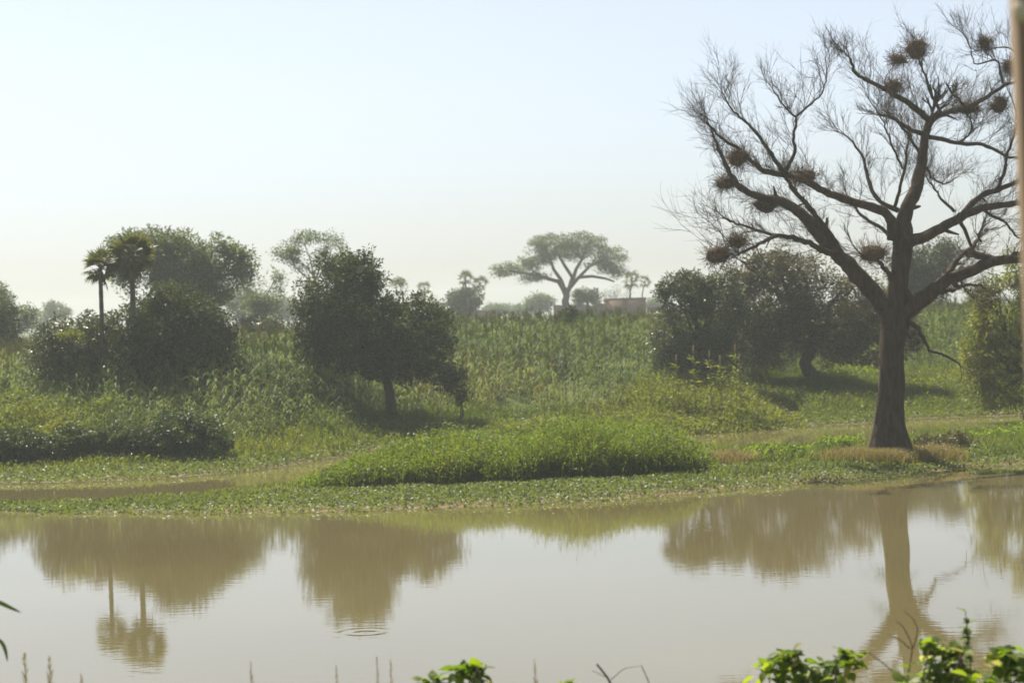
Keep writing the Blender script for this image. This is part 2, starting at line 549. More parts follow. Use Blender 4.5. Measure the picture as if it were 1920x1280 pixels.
# --- thicket round the palms
D = 68.6
leafy_tree('broad_dark_tree', 'broad dark bushy tree behind the two fan palms', 'tree',
           [lobe(335, 640, 95, 85, D), lobe(385, 650, 58, 72, D), lobe(290, 605, 60, 55, D + .5), lobe(300, 690, 100, 60, D), lobe(425, 690, 24, 26, D), lobe(340, 580, 50, 36, D + .4), lobe(400, 610, 30, 30, D), lobe(262, 660, 44, 50, D - 1, 1.2), lobe(268, 622, 34, 28, D - 1.6, .8), lobe(315, 560, 40, 34, D)],
           [at_ground(320, 800, D), P(322, 740, D), P(325, 680, D)], .2, None, 'dark', 620, 58, .13, .06, .32, shell=.35, gap=.12)
D = 68.5
leafy_tree('bushy_tree', 'low bushy grey-green tree beside the shorter fan palm', 'tree',
           [lobe(135, 660, 72, 62, D), lobe(190, 625, 50, 45, D + .5), lobe(95, 665, 40, 50, D), lobe(190, 690, 80, 50, D), lobe(240, 680, 40, 50, D)],
           [at_ground(170, 800, D), P(172, 750, D), P(170, 700, D)], .15, None, 'olive', 380, 58, .12, .055, .3, shell=.35, gap=.15)
bush('creeper_clump', 'bright yellow-green creeper spilling over the low bushy tree', 'creeper', [lobe(137, 627, 24, 8, 66.9), lobe(215, 640, 18, 10, 67.0), lobe(245, 652, 14, 8, 67.0)], 'yellow', 26, 40, .09, .05, .12, twigs=5)
D = 98
leafy_tree('tall_green_tree', 'tall spreading mid-green tree rising behind the palms', 'tree',
           [lobe(290, 462, 62, 30, D), lobe(340, 495, 70, 55, D), lobe(238, 468, 38, 34, D), lobe(400, 480, 44, 38, D), lobe(452, 508, 30, 28, D), lobe(400, 540, 38, 32, D), lobe(310, 520, 60, 40, D), lobe(350, 455, 40, 20, D), lobe(440, 480, 24, 22, D), lobe(255, 500, 46, 46, D), lobe(300, 560, 60, 40, D), lobe(370, 560, 40, 40, D)],
           [at_ground(410, 640, D), P(408, 600, D), P(385, 560, D), P(350, 520, D)], .3, None, 'mid', 900, 46, .17, .07, .42, shell=.4, gap=.27, bark='greybark')
leafy_tree('umbrella_tree', 'thin-crowned tree peeping over the top of the dense dark tree', 'tree',
           [lobe(572, 462, 46, 24, 120), lobe(536, 476, 22, 11, 120), lobe(612, 462, 34, 22, 120), lobe(600, 495, 42, 22, 120), lobe(560, 492, 24, 12, 120)],
           [at_ground(600, 640, 120), P(600, 580, 120), P(595, 545, 120), P(588, 515, 120)], .12, None, 'pale', 200, 44, .17, .06, .42, shell=.3, gap=.3, bark='greybark')
leafy_tree('slender_tree', 'small hazy tree between the tall green tree and the dense dark tree', 'tree',
           [lobe(500, 550, 30, 28, 130), lobe(515, 530, 20, 20, 130), lobe(478, 568, 24, 22, 130), lobe(505, 585, 24, 15, 130)],
           [at_ground(492, 640, 130), P(494, 600, 130), P(498, 565, 130)], .16, None, 'mid', 120, 40, .18, .07, .4, gap=.3, bark='greybark')
leafy_tree('faded_tree', 'faded pale green tree far off beside the small hazy tree', 'tree',
           [lobe(452, 560, 30, 28, 180), lobe(470, 545, 18, 18, 180), lobe(438, 585, 20, 20, 180), lobe(470, 585, 22, 18, 180)],
           [at_ground(455, 640, 180), P(455, 600, 180), P(455, 570, 180)], .2, None, 'pale', 110, 36, .24, .09, .5, gap=.25, bark='greybark')
bush('dark_shrub', 'small dark shrub at the foot of the dense dark tree crown', 'shrub', [lobe(548, 688, 34, 26, 75), lobe(525, 695, 18, 14, 75)], 'dark', 70, 46, .12, .055, .25)
bush('crop_shrub', 'dim shrub standing in the crop field on the gap between trees', 'shrub', [lobe(505, 610, 26, 14, 95), lobe(470, 608, 20, 12, 97)], 'olive', 60, 40, .14, .06, .3)

# --- left edge
D = 92
leafy_tree('edge_tree', 'dark tree cut by the left edge of the frame, nearer one', 'tree',
           [lobe(-5, 640, 38, 55, D), lobe(-30, 600, 60, 55, D), lobe(0, 690, 30, 32, D), lobe(-60, 650, 60, 70, D)],
           [at_ground(-30, 760, D), P(-30, 700, D), P(-30, 640, D)], .25, None, 'dark', 260, 52, .17, .07, .4, shell=.35, gap=.15)
D = 125
leafy_tree('rounded_tree', 'rounded grey-green tree behind the tree at the left edge', 'tree',
           [lobe(25, 582, 36, 26, D), lobe(-10, 575, 40, 34, D), lobe(48, 598, 18, 20, D), lobe(-10, 545, 20, 14, D)],
           [at_ground(20, 650, D), P(22, 610, D), P(20, 590, D)], .22, None, 'mid', 150, 44, .19, .08, .45, gap=.2)
bush('yellowing_bush', 'yellowing bush below the tree at the left edge', 'bush', [lobe(5, 690, 26, 18, 82), lobe(-14, 710, 30, 20, 82)], 'yellow', 60, 40, .12, .055, .25)

# --- big silvery bush tree and leaning tree behind the bare tree
D = 75
leafy_tree('silvery_tree', 'silvery olive bushy tree at the edge of the crop field', 'tree',
           [lobe(1292, 560, 52, 48, D), lobe(1262, 625, 36, 52, D), lobe(1340, 590, 62, 70, D), lobe(1305, 530, 40, 22, D), lobe(1255, 545, 22, 20, D), lobe(1300, 660, 60, 44, D), lobe(1350, 540, 40, 36, D), lobe(1255, 670, 32, 34, D), lobe(1360, 665, 40, 40, D)],
           [at_ground(1320, 780, D), P(1318, 720, D), P(1315, 660, D)], .15, None, 'olive', 540, 56, .12, .05, .28, shell=.4, gap=.25, droop=.2)
D = 78
leafy_tree('leaning_tree', 'wide brownish-olive tree with a dark leaning trunk behind the bare tree', 'tree',
           [lobe(1450, 560, 82, 72, D), lobe(1500, 515, 66, 46, D), lobe(1415, 630, 52, 62, D), lobe(1520, 600, 60, 55, D), lobe(1585, 610, 55, 62, D - .5), lobe(1645, 600, 48, 62, D - .5), lobe(1400, 530, 40, 36, D), lobe(1460, 640, 60, 46, D), lobe(1600, 550, 50, 40, D), lobe(1440, 490, 40, 26, D), lobe(1570, 655, 36, 34, D - 1), lobe(1625, 660, 40, 34, D - 1), lobe(1690, 620, 34, 50, D - 1), lobe(1420, 680, 40, 26, D - .5)],
           [at_ground(1548, 748, D), P(1525, 712, D), P(1510, 680, D), P(1528, 640, D), P(1500, 590, D)], .26, None, 'brownolive', 860, 52, .13, .055, .34, shell=.35, gap=.22)
D = 74
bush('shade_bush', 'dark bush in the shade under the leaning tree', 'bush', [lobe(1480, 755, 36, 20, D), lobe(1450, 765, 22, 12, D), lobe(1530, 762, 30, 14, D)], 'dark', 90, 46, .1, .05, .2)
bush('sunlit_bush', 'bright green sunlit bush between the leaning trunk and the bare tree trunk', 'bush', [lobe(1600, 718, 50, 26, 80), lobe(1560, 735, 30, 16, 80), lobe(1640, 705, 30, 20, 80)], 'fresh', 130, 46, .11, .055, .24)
D = 105
leafy_tree('blue_green_tree', 'dark blue-green tree seen just past the bare trunk', 'tree',
           [lobe(1748, 500, 42, 46, D), lobe(1715, 520, 36, 40, D), lobe(1775, 470, 24, 22, D), lobe(1740, 540, 50, 26, D), lobe(1690, 500, 24, 30, D)],
           [at_ground(1740, 640, D), P(1740, 590, D), P(1742, 540, D)], .24, None, 'dark', 260, 50, .16, .07, .4, shell=.35, gap=.1)
D = 68
leafy_tree('yellow_green_tree', 'yellow-green drooping tree beyond the bare tree at the frame edge', 'tree',
           [lobe(1885, 590, 66, 66, D), lobe(1858, 675, 62, 52, D), lobe(1905, 520, 52, 44, D), lobe(1838, 640, 34, 48, D), lobe(1970, 600, 80, 90, D), lobe(1880, 735, 60, 30, D), lobe(1960, 700, 80, 60, D), lobe(1850, 560, 30, 34, D)],
           [at_ground(1935, 790, D), P(1935, 740, D), P(1930, 670, D)], .2, None, 'yellow', 540, 50, .14, .04, .32, droop=.8, shell=.35, gap=.3)

# --- far trees on the skyline
D = 200
k = D / FPX
acacia = leafy_tree('acacia_tree', 'large flat-topped spreading acacia on the skyline above the mud wall', 'tree',
           [lobe(1035, 458, 42, 20, D), lobe(1095, 455, 40, 20, D), lobe(1140, 480, 32, 24, D), lobe(985, 498, 38, 15, D), lobe(945, 507, 24, 11, D), lobe(1018, 478, 34, 17, D), lobe(1070, 472, 36, 20, D), lobe(1155, 505, 22, 15, D), lobe(1000, 520, 30, 8, D), lobe(1120, 500, 26, 11, D)],
           [at_ground(1063, 620, D), P(1062, 580, D), P(1060, 562, D), P(1066, 540, D)], .42, None, 'pale', 520, 40, .24, .07, .5, shell=.3, gap=.3, limbs=False, flat=.7)
for pts, r in (([(1064, 560), (1055, 540), (1047, 528), (1020, 520), (985, 512), (955, 508)], .26), ([(1060, 548), (1052, 525), (1038, 505), (1030, 480), (1020, 465)], .22), ([(1066, 545), (1073, 520), (1060, 500), (1048, 480), (1040, 462)], .22),
               ([(1068, 540), (1085, 520), (1110, 518), (1135, 522), (1152, 528)], .2), ([(1073, 528), (1080, 505), (1092, 485), (1100, 462)], .2), ([(1085, 520), (1105, 500), (1128, 488), (1140, 480)], .16), ([(1020, 520), (1000, 508), (990, 496)], .12), ([(1092, 485), (1078, 475), (1070, 465)], .12)):
    q = np.array([P(x, y, D + rng.normal(0, .8)) for x, y in pts])
    mb = MB(); mb.tube(q, np.linspace(r, r * .4, len(q)), 7)
    mb.build('limb', MAT['bark'], acacia, smooth=True)
leafy_tree('round_dark_tree', 'small round dark tree on the skyline under the doum palm', 'tree',
           [lobe(855, 563, 24, 19, 185), lobe(880, 560, 24, 18, 185), lobe(868, 572, 32, 14, 185)], [at_ground(868, 620, 185), P(868, 590, 185), P(868, 570, 185)], .25, None, 'dark', 130, 44, .24, .1, .4, shell=.3, gap=.1)
leafy_tree('wall_tree', 'small bushy tree with sunlit top against the mud wall', 'tree',
           [lobe(1100, 552, 22, 12, 193), lobe(1085, 558, 12, 12, 193), lobe(1112, 560, 14, 12, 193)], [at_ground(1102, 600, 193), P(1101, 575, 193), P(1100, 558, 193)], .16, None, 'bush', 80, 40, .2, .08, .35)
for (px, py, rx, ry, D, nm, lb) in ((1012, 566, 24, 12, 260, 'hazy_tree', 'hazy flat-topped tree low on the skyline beside the acacia'),
                                    (960, 578, 26, 8, 330, 'far_tree', 'far bluish low tree midway between round dark tree and acacia'),
                                    (925, 580, 18, 9, 320, 'far_tree', 'far bluish low tree close beside the red mud wall'),
                                    (820, 580, 20, 10, 300, 'far_tree', 'far bluish low tree just past the dense dark tree'),
                                    (990, 582, 24, 7, 360, 'far_tree', 'faintest far tree under the hazy flat-topped tree'),
                                    (1228, 570, 16, 9, 300, 'far_tree', 'far tree in the gap between mud house and silvery tree'),
                                    (105, 582, 24, 17, 290, 'far_tree', 'bluish far tree in the gap beside the low bushy tree'),
                                    (76, 600, 26, 14, 340, 'far_tree', 'pale blue far tree next to the rounded grey-green tree'),
                                    (540, 580, 26, 24, 260, 'far_tree', 'pale far tree tucked beside the dense dark tree crown'),
                                    (1680, 545, 40, 20, 260, 'far_tree', 'far tree hidden mostly by the bare tree trunk')):
    leafy_tree(nm, lb, 'tree', [lobe(px, py, rx, ry, D), lobe(px - rx * .5, py + ry * .3, rx * .6, ry * .8, D), lobe(px + rx * .5, py + ry * .25, rx * .6, ry * .8, D)],
               [at_ground(px, py + 40, D), P(px, py + ry, D), P(px, py, D)], .2, None, 'mid', 70, 34, .34, .14, .55, group='far trees along the skyline', gap=.15)
leafy_tree('wispy_tree', 'wispy thin-leaved tree just above the dense dark tree shoulder', 'tree',
           [lobe(750, 532, 16, 9, 140), lobe(765, 540, 12, 9, 140), lobe(742, 545, 8, 8, 140)], [at_ground(757, 620, 140), P(757, 580, 140), P(755, 545, 140)], .1, None, 'pale', 50, 22, .16, .05, .3, gap=.3)
bush('twiggy_shrub', 'pale twiggy shrub standing behind the mud house roofline', 'shrub', [lobe(1160, 548, 26, 14, 206), lobe(1140, 553, 14, 10, 206)], 'olive', 34, 16, .16, .04, .35, twigs=40)
bush('field_bush', 'dark bush poking out of the crops below the mud wall', 'bush', [lobe(1068, 590, 16, 11, 92), lobe(1056, 597, 10, 7, 92)], 'dark', 40, 40, .12, .05, .2)

# ------------------------------------------------------------------ palms
def fan_mesh(n_leaf, pet, fan, seed):
    """One fan frond growing from the origin along +X: petiole and a fan of narrow leaflets."""
    mb = MB()
    p = np.array([[0, 0, 0], [pet * .5, 0, pet * .05], [pet, 0, 0]])
    mb.tube(p, [.022, .016, .012], 4, tint=.8)
    a = np.linspace(-1.75, 1.75, n_leaf)
    Dv = np.stack([np.cos(a), np.sin(a), -.15 - .2 * np.abs(np.sin(a)) + rng.normal(0, .06, n_leaf)], 1)
    Pt = np.repeat([[pet, 0, 0]], n_leaf, 0).astype(float)
    leaf_quads(mb, Pt, Dv, np.repeat([[0, 0, 1.0]], n_leaf, 0) + .25 * unit(n_leaf), fan * rng.uniform(.85, 1.1, n_leaf), fan * .17, rng.uniform(.2, .9, n_leaf), .03)
    return mb.mesh('frond', MAT['palm'])


FANS = [fan_mesh(15, .42, .5, s) for s in range(4)]
FANS_SMALL = [fan_mesh(9, .45, .55, s) for s in range(3)]


def fan_palm(name, label, base, bends, r0, heads, n_fr, scale, fans, group=None):
    """bends: trunk points above the base; heads: list of crown centres, each reached by its own trunk fork."""
    base = np.array(base, float)
    base[2] = float(ground_z(base[0], base[1])) - .05
    root = thing(name, label, 'palm', base, group)
    fork = np.array(bends[-1], float)
    mb = MB()
    pts = np.vstack([base, np.asarray(bends, float)])
    t = np.linspace(0, 1, 26); s = np.linspace(0, 1, len(pts))
    q = np.stack([np.interp(t, s, pts[:, k]) for k in range(3)], 1)
    rr = r0 * (1 + .1 * (np.arange(26) % 2)) * np.interp(t, [0, .1, 1], [1.35, 1.05, .85])
    mb.tube(q, rr, 8)
    for h in heads:
        h = np.array(h, float)
        if np.linalg.norm(h - fork) > .05:
            mb.tube(wiggle(fork, h, 6, .04, .0), np.linspace(r0 * .85, r0 * .7, 6), 7)
    mb.build('trunk', MAT['greybark'], root, smooth=True)
    for h in heads:
        for k in range(n_fr):
            o = bpy.data.objects.new('frond', fans[k % len(fans)])
            COL.objects.link(o)
            o.parent = root
            el = np.interp(k / n_fr, [0, .55, 1], [1.25, .15, -1.15]) + rng.normal(0, .1)
            az = k * 2.39996 + rng.normal(0, .15)
            rot = Matrix.Rotation(az, 4, 'Z') @ Matrix.Rotation(-el, 4, 'Y') @ Matrix.Rotation(rng.normal(0, .5), 4, 'X')
            o.matrix_local = Matrix.Translation(Vector(np.array(h) - base)) @ rot @ Matrix.Scale(scale * rng.uniform(.85, 1.15), 4)
    return root


fan_palm('fan_palm', 'shorter fan palm with a thin trunk standing clear of the thicket', P(193, 800, 67.8), [P(192, 700, 67.8), P(191, 600, 67.8), P(188, 505, 67.8)], .075, [P(188, 503, 67.8)], 26, .82, FANS)
fan_palm('fan_palm', 'taller fan palm rising out of the thicket centre', P(252, 800, 67.6), [P(251, 700, 67.6), P(250, 600, 67.6), P(247, 485, 67.6)], .095, [P(247, 480, 67.6)], 30, 1.02, FANS)
fan_palm('doum_palm', 'forked doum palm with two drooping heads above the round dark tree', P(880, 620, 180), [P(879, 590, 180), P(877, 555, 180)], .1, [P(872, 522, 180), P(900, 532, 180)], 15, .95, FANS_SMALL)
fan_palm('doum_palm', 'doum palm with full head at the tip of the acacia', P(1188, 620, 202), [P(1187, 590, 202), P(1180, 560, 202)], .1, [P(1184, 524, 202)], 15, 1.15, FANS_SMALL)
fan_palm('doum_palm', 'thin bowed doum palm standing over the corner of the mud house', P(1203, 620, 203), [P(1203, 590, 203), P(1204, 555, 203)], .07, [P(1209, 528, 203)], 11, .8, FANS_SMALL)
fan_palm('doum_palm', 'small lone palm head beside the shoulder of the dense dark tree', P(796, 620, 150), [P(796, 590, 150), P(796, 565, 150)], .07, [P(796, 541, 150)], 10, .75, FANS_SMALL)

# ------------------------------------------------------------------ mud buildings on the skyline
def mud_wall(name, label, cat, pa, pb, D, zt, mat, th=.4, jag=.12, steps=14):
    a, b2 = P(pa, 575, D), P(pb, 575, D)
    gz = 2.2
    mb = MB()
    xs = np.linspace(a[0], b2[0], steps + 1)
    tops = zt + rng.normal(0, jag, steps + 1) * .5
    V, Q = [], []
    for x, t in zip(xs, tops):
        V += [(x, D, gz), (x, D + th, gz), (x, D + th * .8, t), (x, D + th * .2, t)]
    for s in range(steps):
        k = s * 4
        Q += [(k, k + 4, k + 7, k + 3), (k + 3, k + 7, k + 6, k + 2), (k + 2, k + 6, k + 5, k + 1)]
    Q += [(0, 3, 2, 1), (steps * 4, steps * 4 + 1, steps * 4 + 2, steps * 4 + 3)]
    mb.add(V, Q)
    return tag(mb.build(name, MAT[mat], loc=(a[0], D, gz)), label, cat)


mud_wall('mud_wall', 'low weathered mud compound wall under the acacia', 'wall', 1038, 1138, 197, 4.5, 'mud')
mud_wall('mud_wall', 'long low reddish mud wall beside the round dark tree', 'wall', 826, 932, 215, 4.28, 'redmud', steps=18)
x0, x1 = P(1135, 575, 200)[0], P(1211, 575, 200)[0]
root = thing('mud_house', 'flat-roofed reddish-brown mud house at the end of the compound wall', 'house', ((x0 + x1) / 2, 201.5, 2.2))
mb = MB(); mb.box((x0, 200, 2.2), (x1, 203.2, 4.78)); mb.build('wall', MAT['redmud'], root)
mb = MB()
mb.box((x0 - .05, 199.95, 4.783), (x1 + .05, 200.25, 5.0)); mb.box((x0 - .05, 202.95, 4.783), (x1 + .05, 203.25, 5.0))
mb.box((x0 - .05, 200.253, 4.783), (x0 + .25, 202.947, 4.98)); mb.box((x1 - .25, 200.253, 4.783), (x1 + .05, 202.947, 4.98))
mb.build('parapet', MAT['mud'], root)
x0, x1 = P(836, 575, 222)[0], P(853, 575, 222)[0]
root = thing('tin_roofed_hut', 'tiny hut with a bright tin roof behind the red mud wall', 'hut', ((x0 + x1) / 2, 223, 2.2))
mb = MB(); mb.box((x0, 222, 2.2), (x1, 224, 4.35)); mb.build('wall', MAT['mud'], root)
mb = MB()
mb.add([(x0 - .1, 221.8, 4.36), (x1 + .1, 221.8, 4.36), (x1 + .1, 224.2, 4.36), (x0 - .1, 224.2, 4.36), (x0 - .1, 223, 4.75), (x1 + .1, 223, 4.75)],
       [(0, 1, 5, 4), (2, 3, 4, 5), (0, 3, 2, 1)], [(0, 4, 3), (1, 2, 5)])
mb.build('roof', MAT['tin'], root)

# ------------------------------------------------------------------ the bare tree with nests
D0 = 51.8
bp0 = P(1667, 848, D0)
bare = thing('bare_tree', 'big leafless gnarled tree hung with nests at the water edge', 'tree', (bp0[0], bp0[1], float(ground_z(bp0[0], bp0[1])) - .08))


def smooth_path(pts, n):
    pts = np.asarray(pts, float)
    s = np.concatenate([[0], np.cumsum(np.linalg.norm(np.diff(pts, axis=0), axis=1))]); s /= s[-1]
    t = np.linspace(0, 1, n)
    q = np.stack([np.interp(t, s, pts[:, k]) for k in range(3)], 1)
    for _ in range(2):
        q[1:-1] = q[1:-1] * .5 + (q[:-2] + q[2:]) * .25
    return q


def noisy_tube(mb, q, rad, n, amp, seed):
    """A gnarled tube: its ring radius varies round and along."""
    k = len(q)
    tan = np.gradient(q, axis=0); tan /= np.linalg.norm(tan, axis=1)[:, None]
    ref = np.array([.1, 1.0, .05])
    a = np.cross(tan, ref); a /= np.linalg.norm(a, axis=1)[:, None]
    b = np.cross(tan, a)
    th = np.arange(n) * 2 * np.pi / n
    rr = rad[:, None] * (1 + amp * (vnoise(np.cos(th)[None] * 1.6 + seed + 0 * q[:, :1], np.sin(th)[None] * 1.6 + 0 * q[:, :1], q[:, 2:3] * 1.3 + seed + 0 * th[None]) - .5) * 2)
    V = q[:, None] + rr[..., None] * (np.cos(th)[None, :, None] * a[:, None] + np.sin(th)[None, :, None] * b[:, None])
    i = np.arange(k - 1)[:, None] * n; j = np.arange(n)[None]
    Q = np.stack([i + j, i + (j + 1) % n, i + n + (j + 1) % n, i + n + j], -1).reshape(-1, 4)
    T = [[(k - 1) * n, (k - 1) * n + c, (k - 1) * n + c + 1] for c in range(1, n - 1)]
    mb.add(V.reshape(-1, 3), Q, T)


tp = [(*bare.location[:2], bare.location[2])] + [tuple(P(x, y, D0)) for x, y in ((1667, 815), (1668, 780), (1671, 720), (1673, 650), (1678, 580), (1686, 520), (1692, 470), (1696, 430), (1697, 405))]
q = smooth_path(tp, 60)
zz = (q[:, 2] - q[0, 2])
zm = zz[-1]
rad = np.interp(zz, [0, .25, .6, .95, 1.45, 2.4, 3.0, 3.6, 4.05, 4.6, 5.2, zm - .3, zm], [.64, .57, .47, .40, .355, .305, .32, .34, .28, .22, .21, .19, .1])
mb = MB()
noisy_tube(mb, q, rad, 22, .24, 3.3)
for k in range(7):                                                    # buttress roots
    a = k * .9 + .4
    e = np.array([bare.location[0] + math.cos(a) * .78, bare.location[1] + math.sin(a) * .78, bare.location[2] - .06])
    s = np.array([bare.location[0] + math.cos(a) * .2, bare.location[1] + math.sin(a) * .2, bare.location[2] + .85])
    mb.tube(smooth_path([s, (s + e) / 2 + np.array([math.cos(a) * -.04, math.sin(a) * -.04, -.12]), e], 6), np.linspace(.15, .03, 6), 7)
mb.build('trunk', MAT['bare'], bare, smooth=True)

Z4 = lambda pts: [(1180 + x / 2.56, y / 2.56) for x, y in pts]
Z5 = lambda pts: [(1180 + x / 2.56, 450 + y / 2.56) for x, y in pts]
LIMBS = [  # path in the photograph, start and end depth offset, start and end radius
    (Z4([(1300, 1180), (1305, 1090), (1330, 1000), (1370, 930), (1400, 830), (1410, 720), (1430, 620), (1442, 580)]), 0, .3, .20, .095),
    (Z4([(1442, 585), (1410, 545), (1350, 500), (1280, 460), (1230, 430), (1160, 395), (1100, 370), (1075, 340), (1060, 280)]), .3, -1.2, .085, .03),
    (Z4([(1442, 585), (1500, 545), (1560, 535), (1640, 510), (1700, 480), (1760, 440), (1810, 400), (1890, 390)]), .3, 1.4, .085, .03),
    (Z4([(1500, 545), (1470, 500), (1440, 440), (1430, 380), (1400, 320), (1380, 250)]), .4, .9, .045, .018),
    (Z4([(1425, 645), (1340, 620), (1300, 590), (1260, 560), (1220, 555), (1190, 550)]), .2, -.6, .065, .025),
    (Z4([(1425, 655), (1500, 670), (1580, 690), (1680, 690), (1760, 715), (1800, 750), (1890, 770), (1960, 740)]), .3, 1.6, .06, .025),
    (Z4([(1580, 690), (1640, 640), (1650, 600), (1630, 560)]), .8, 1.2, .035, .014),
    (Z4([(1262, 1150), (1262, 1060), (1220, 1010), (1150, 990), (1060, 965), (970, 935), (890, 890), (830, 860), (760, 840), (700, 835), (640, 820), (580, 770), (520, 710), (450, 670), (400, 620), (370, 590)]), -.1, -2.4, .13, .022),
    (Z4([(760, 840), (710, 790), (680, 740), (650, 690), (610, 640), (570, 590), (510, 550), (480, 510), (455, 460)]), -1.4, -.6, .06, .016),
    (Z4([(745, 825), (800, 740), (785, 670), (800, 600), (805, 555), (760, 540), (720, 470), (690, 430)]), -1.3, -2.2, .05, .014),
    (Z4([(805, 555), (880, 500), (930, 440), (945, 370), (960, 300)]), -1.9, -1.4, .03, .01),
    (Z5([(1250, 330), (1160, 240), (1050, 120), (1000, 60)]) + Z4([(960, 1180), (880, 1090), (820, 1020), (770, 980), (700, 960), (640, 950), (560, 920), (510, 890), (480, 820), (440, 740), (400, 650), (380, 590)]), 0, 1.6, .24, .018),
    (Z4([(1000, 1190), (940, 1090), (870, 1000), (800, 930), (770, 880), (740, 840)]), -.2, -1.0, .085, .04),
    (Z5([(1010, 75), (960, 60)]) + Z4([(940, 1210), (860, 1160), (780, 1140), (700, 1130), (640, 1160), (590, 1190), (540, 1210)]), .3, -1.8, .09, .03),
    (Z4([(700, 1130), (630, 1110), (540, 1080), (480, 1065), (450, 1045)]), -.8, -1.2, .04, .02),
    (Z4([(1270, 1150), (1200, 1090), (1120, 1040), (1090, 1000), (1040, 930)]), 0, 1.0, .055, .018),
    (Z4([(1290, 1010), (1200, 970), (1160, 910), (1140, 850), (1130, 760), (1080, 690), (1030, 640), (990, 630)]), 0, 1.5, .065, .016),
    (Z4([(1275, 990), (1300, 900), (1320, 820), (1330, 740)]), 0, -1.0, .045, .03),
    (Z4([(1312, 810), (1270, 720), (1230, 620), (1210, 560), (1150, 480)]), -.6, -1.6, .03, .01),
    (Z4([(1395, 740), (1340, 650), (1300, 600), (1260, 560)]), .2, .9, .045, .02),
    (Z4([(1330, 1170), (1370, 1150), (1450, 1120), (1540, 1070), (1610, 1030), (1700, 1000), (1800, 980), (1890, 975), (1990, 940)]), -.1, -1.5, .15, .05),
    (Z4([(1590, 1040), (1660, 960), (1730, 920), (1800, 900), (1890, 860), (1980, 800)]), -.5, 1.0, .085, .04),
    (Z4([(1765, 910), (1800, 830), (1810, 740), (1850, 660), (1870, 560), (1840, 480)]), .2, .4, .05, .016),
    (Z4([(1560, 1015), (1500, 960), (1460, 900), (1420, 840)]), -.4, .6, .04, .016),
    (Z5([(1270, 380), (1340, 340), (1400, 290), (1480, 220), (1560, 180), (1640, 150), (1720, 110), (1800, 90), (1890, 100), (1990, 60)]), 0, -1.6, .22, .07),
    (Z5([(1470, 225), (1540, 150), (1580, 80), (1640, 40), (1670, 0)]), -.5, .8, .085, .05),
    (Z5([(1620, 60), (1660, 70), (1720, 90), (1800, 92), (1860, 70), (1960, 30)]), .5, -.6, .1, .05),
    (Z4([(1640, 1180), (1600, 1080), (1580, 1030)]), .4, -.4, .04, .05),
    (Z5([(1500, 250), (1560, 240), (1600, 220), (1690, 215), (1710, 235)]), -.4, .9, .06, .02),
    (Z5([(1590, 190), (1620, 250), (1655, 280)]), -.3, -.7, .035, .015),
    (Z5([(1345, 395), (1380, 410), (1410, 470), (1440, 530), (1500, 550), (1570, 580), (1590, 610)]), -.2, -.8, .06, .018),
    (Z5([(1318, 430), (1335, 455), (1350, 470)]), -.2, -.6, .05, .03),
    (Z4([(1700, 1000), (1740, 1040), (1810, 1060), (1850, 1130), (1890, 1150)]), -.6, .8, .045, .02),
    (Z4([(1690, 1160), (1670, 1130), (1700, 1080), (1710, 1040)]), .2, -.3, .03, .012),
    (Z4([(1790, 400), (1780, 330), (1770, 280), (1650, 320), (1640, 240), (1600, 150)]), 1.0, 1.6, .03, .008),
    (Z4([(1520, 400), (1560, 460), (1600, 500)]), .4, .7, .022, .03),
    (Z4([(1890, 390), (1900, 300), (1830, 230), (1800, 220), (1720, 240)]), 1.2, 1.0, .035, .012),
    (Z4([(1430, 800), (1450, 860), (1520, 890), (1560, 860), (1600, 830)]), .2, .9, .03, .01),
    (Z4([(1880, 975), (1980, 960), (2080, 900), (2140, 760)]), -1.0, -1.5, .07, .02),
    (Z4([(1890, 770), (1960, 650), (2040, 560), (2080, 420)]), 1.6, 2.4, .04, .012),
    (Z4([(1980, 800), (2060, 700), (2150, 640)]), 1.0, 1.6, .05, .015),
    (Z5([(1265, 190), (1215, 120), (1170, 85), (1120, 70)]), -.1, -.5, .07, .03),
    (Z5([(1180, 260), (1190, 320), (1240, 420), (1250, 460)]), .6, .3, .05, .03),
]
limb_paths = []
for (pts, d0, d1, r0, r1) in LIMBS:
    n = len(pts)
    ds = np.linspace(d0, d1, n)
    w3 = np.array([P(x, y, D0 + d) for (x, y), d in zip(pts, ds)])
    m_ = max(8, 3 * n)
    q = smooth_path(w3, m_)
    q[1:-1] += rng.normal(0, .012, (m_ - 2, 3))
    rr = np.linspace(r0, r1, m_) * (1 + rng.normal(0, .05, m_))
    mb = MB(); mb.tube(q, rr, 8 if r0 > .05 else 6)
    mb.build('limb', MAT['bare'], bare, smooth=True)
    limb_paths.append((q, r0, r1))

mb = MB()
crown_c = np.array(P(1640, 420, D0))


def twig(start, dirv, ln, r, level):
    k = 5
    d = dirv / np.linalg.norm(dirv)
    pts = [start]
    for s in range(k - 1):
        d = d + rng.normal(0, .19, 3) + np.array([0, 0, .04])
        d /= np.linalg.norm(d)
        pts.append(pts[-1] + d * ln / (k - 1))
    pts = np.array(pts)
    mb.tube(pts, np.linspace(r, r * .35, k), 3, cap=False)
    if level > 0:
        for _ in range(rng.integers(3, 7)):
            t = rng.uniform(.2, 1)
            j = min(k - 2, int(t * (k - 1)))
            st = pts[j] + (pts[j + 1] - pts[j]) * (t * (k - 1) - j)
            dd = (pts[min(k - 1, j + 1)] - pts[j]); dd /= np.linalg.norm(dd)
            twig(st, dd + unit(1)[0] * .6 + np.array([0, 0, .12]), ln * rng.uniform(.4, .8), r * .55, level - 1)


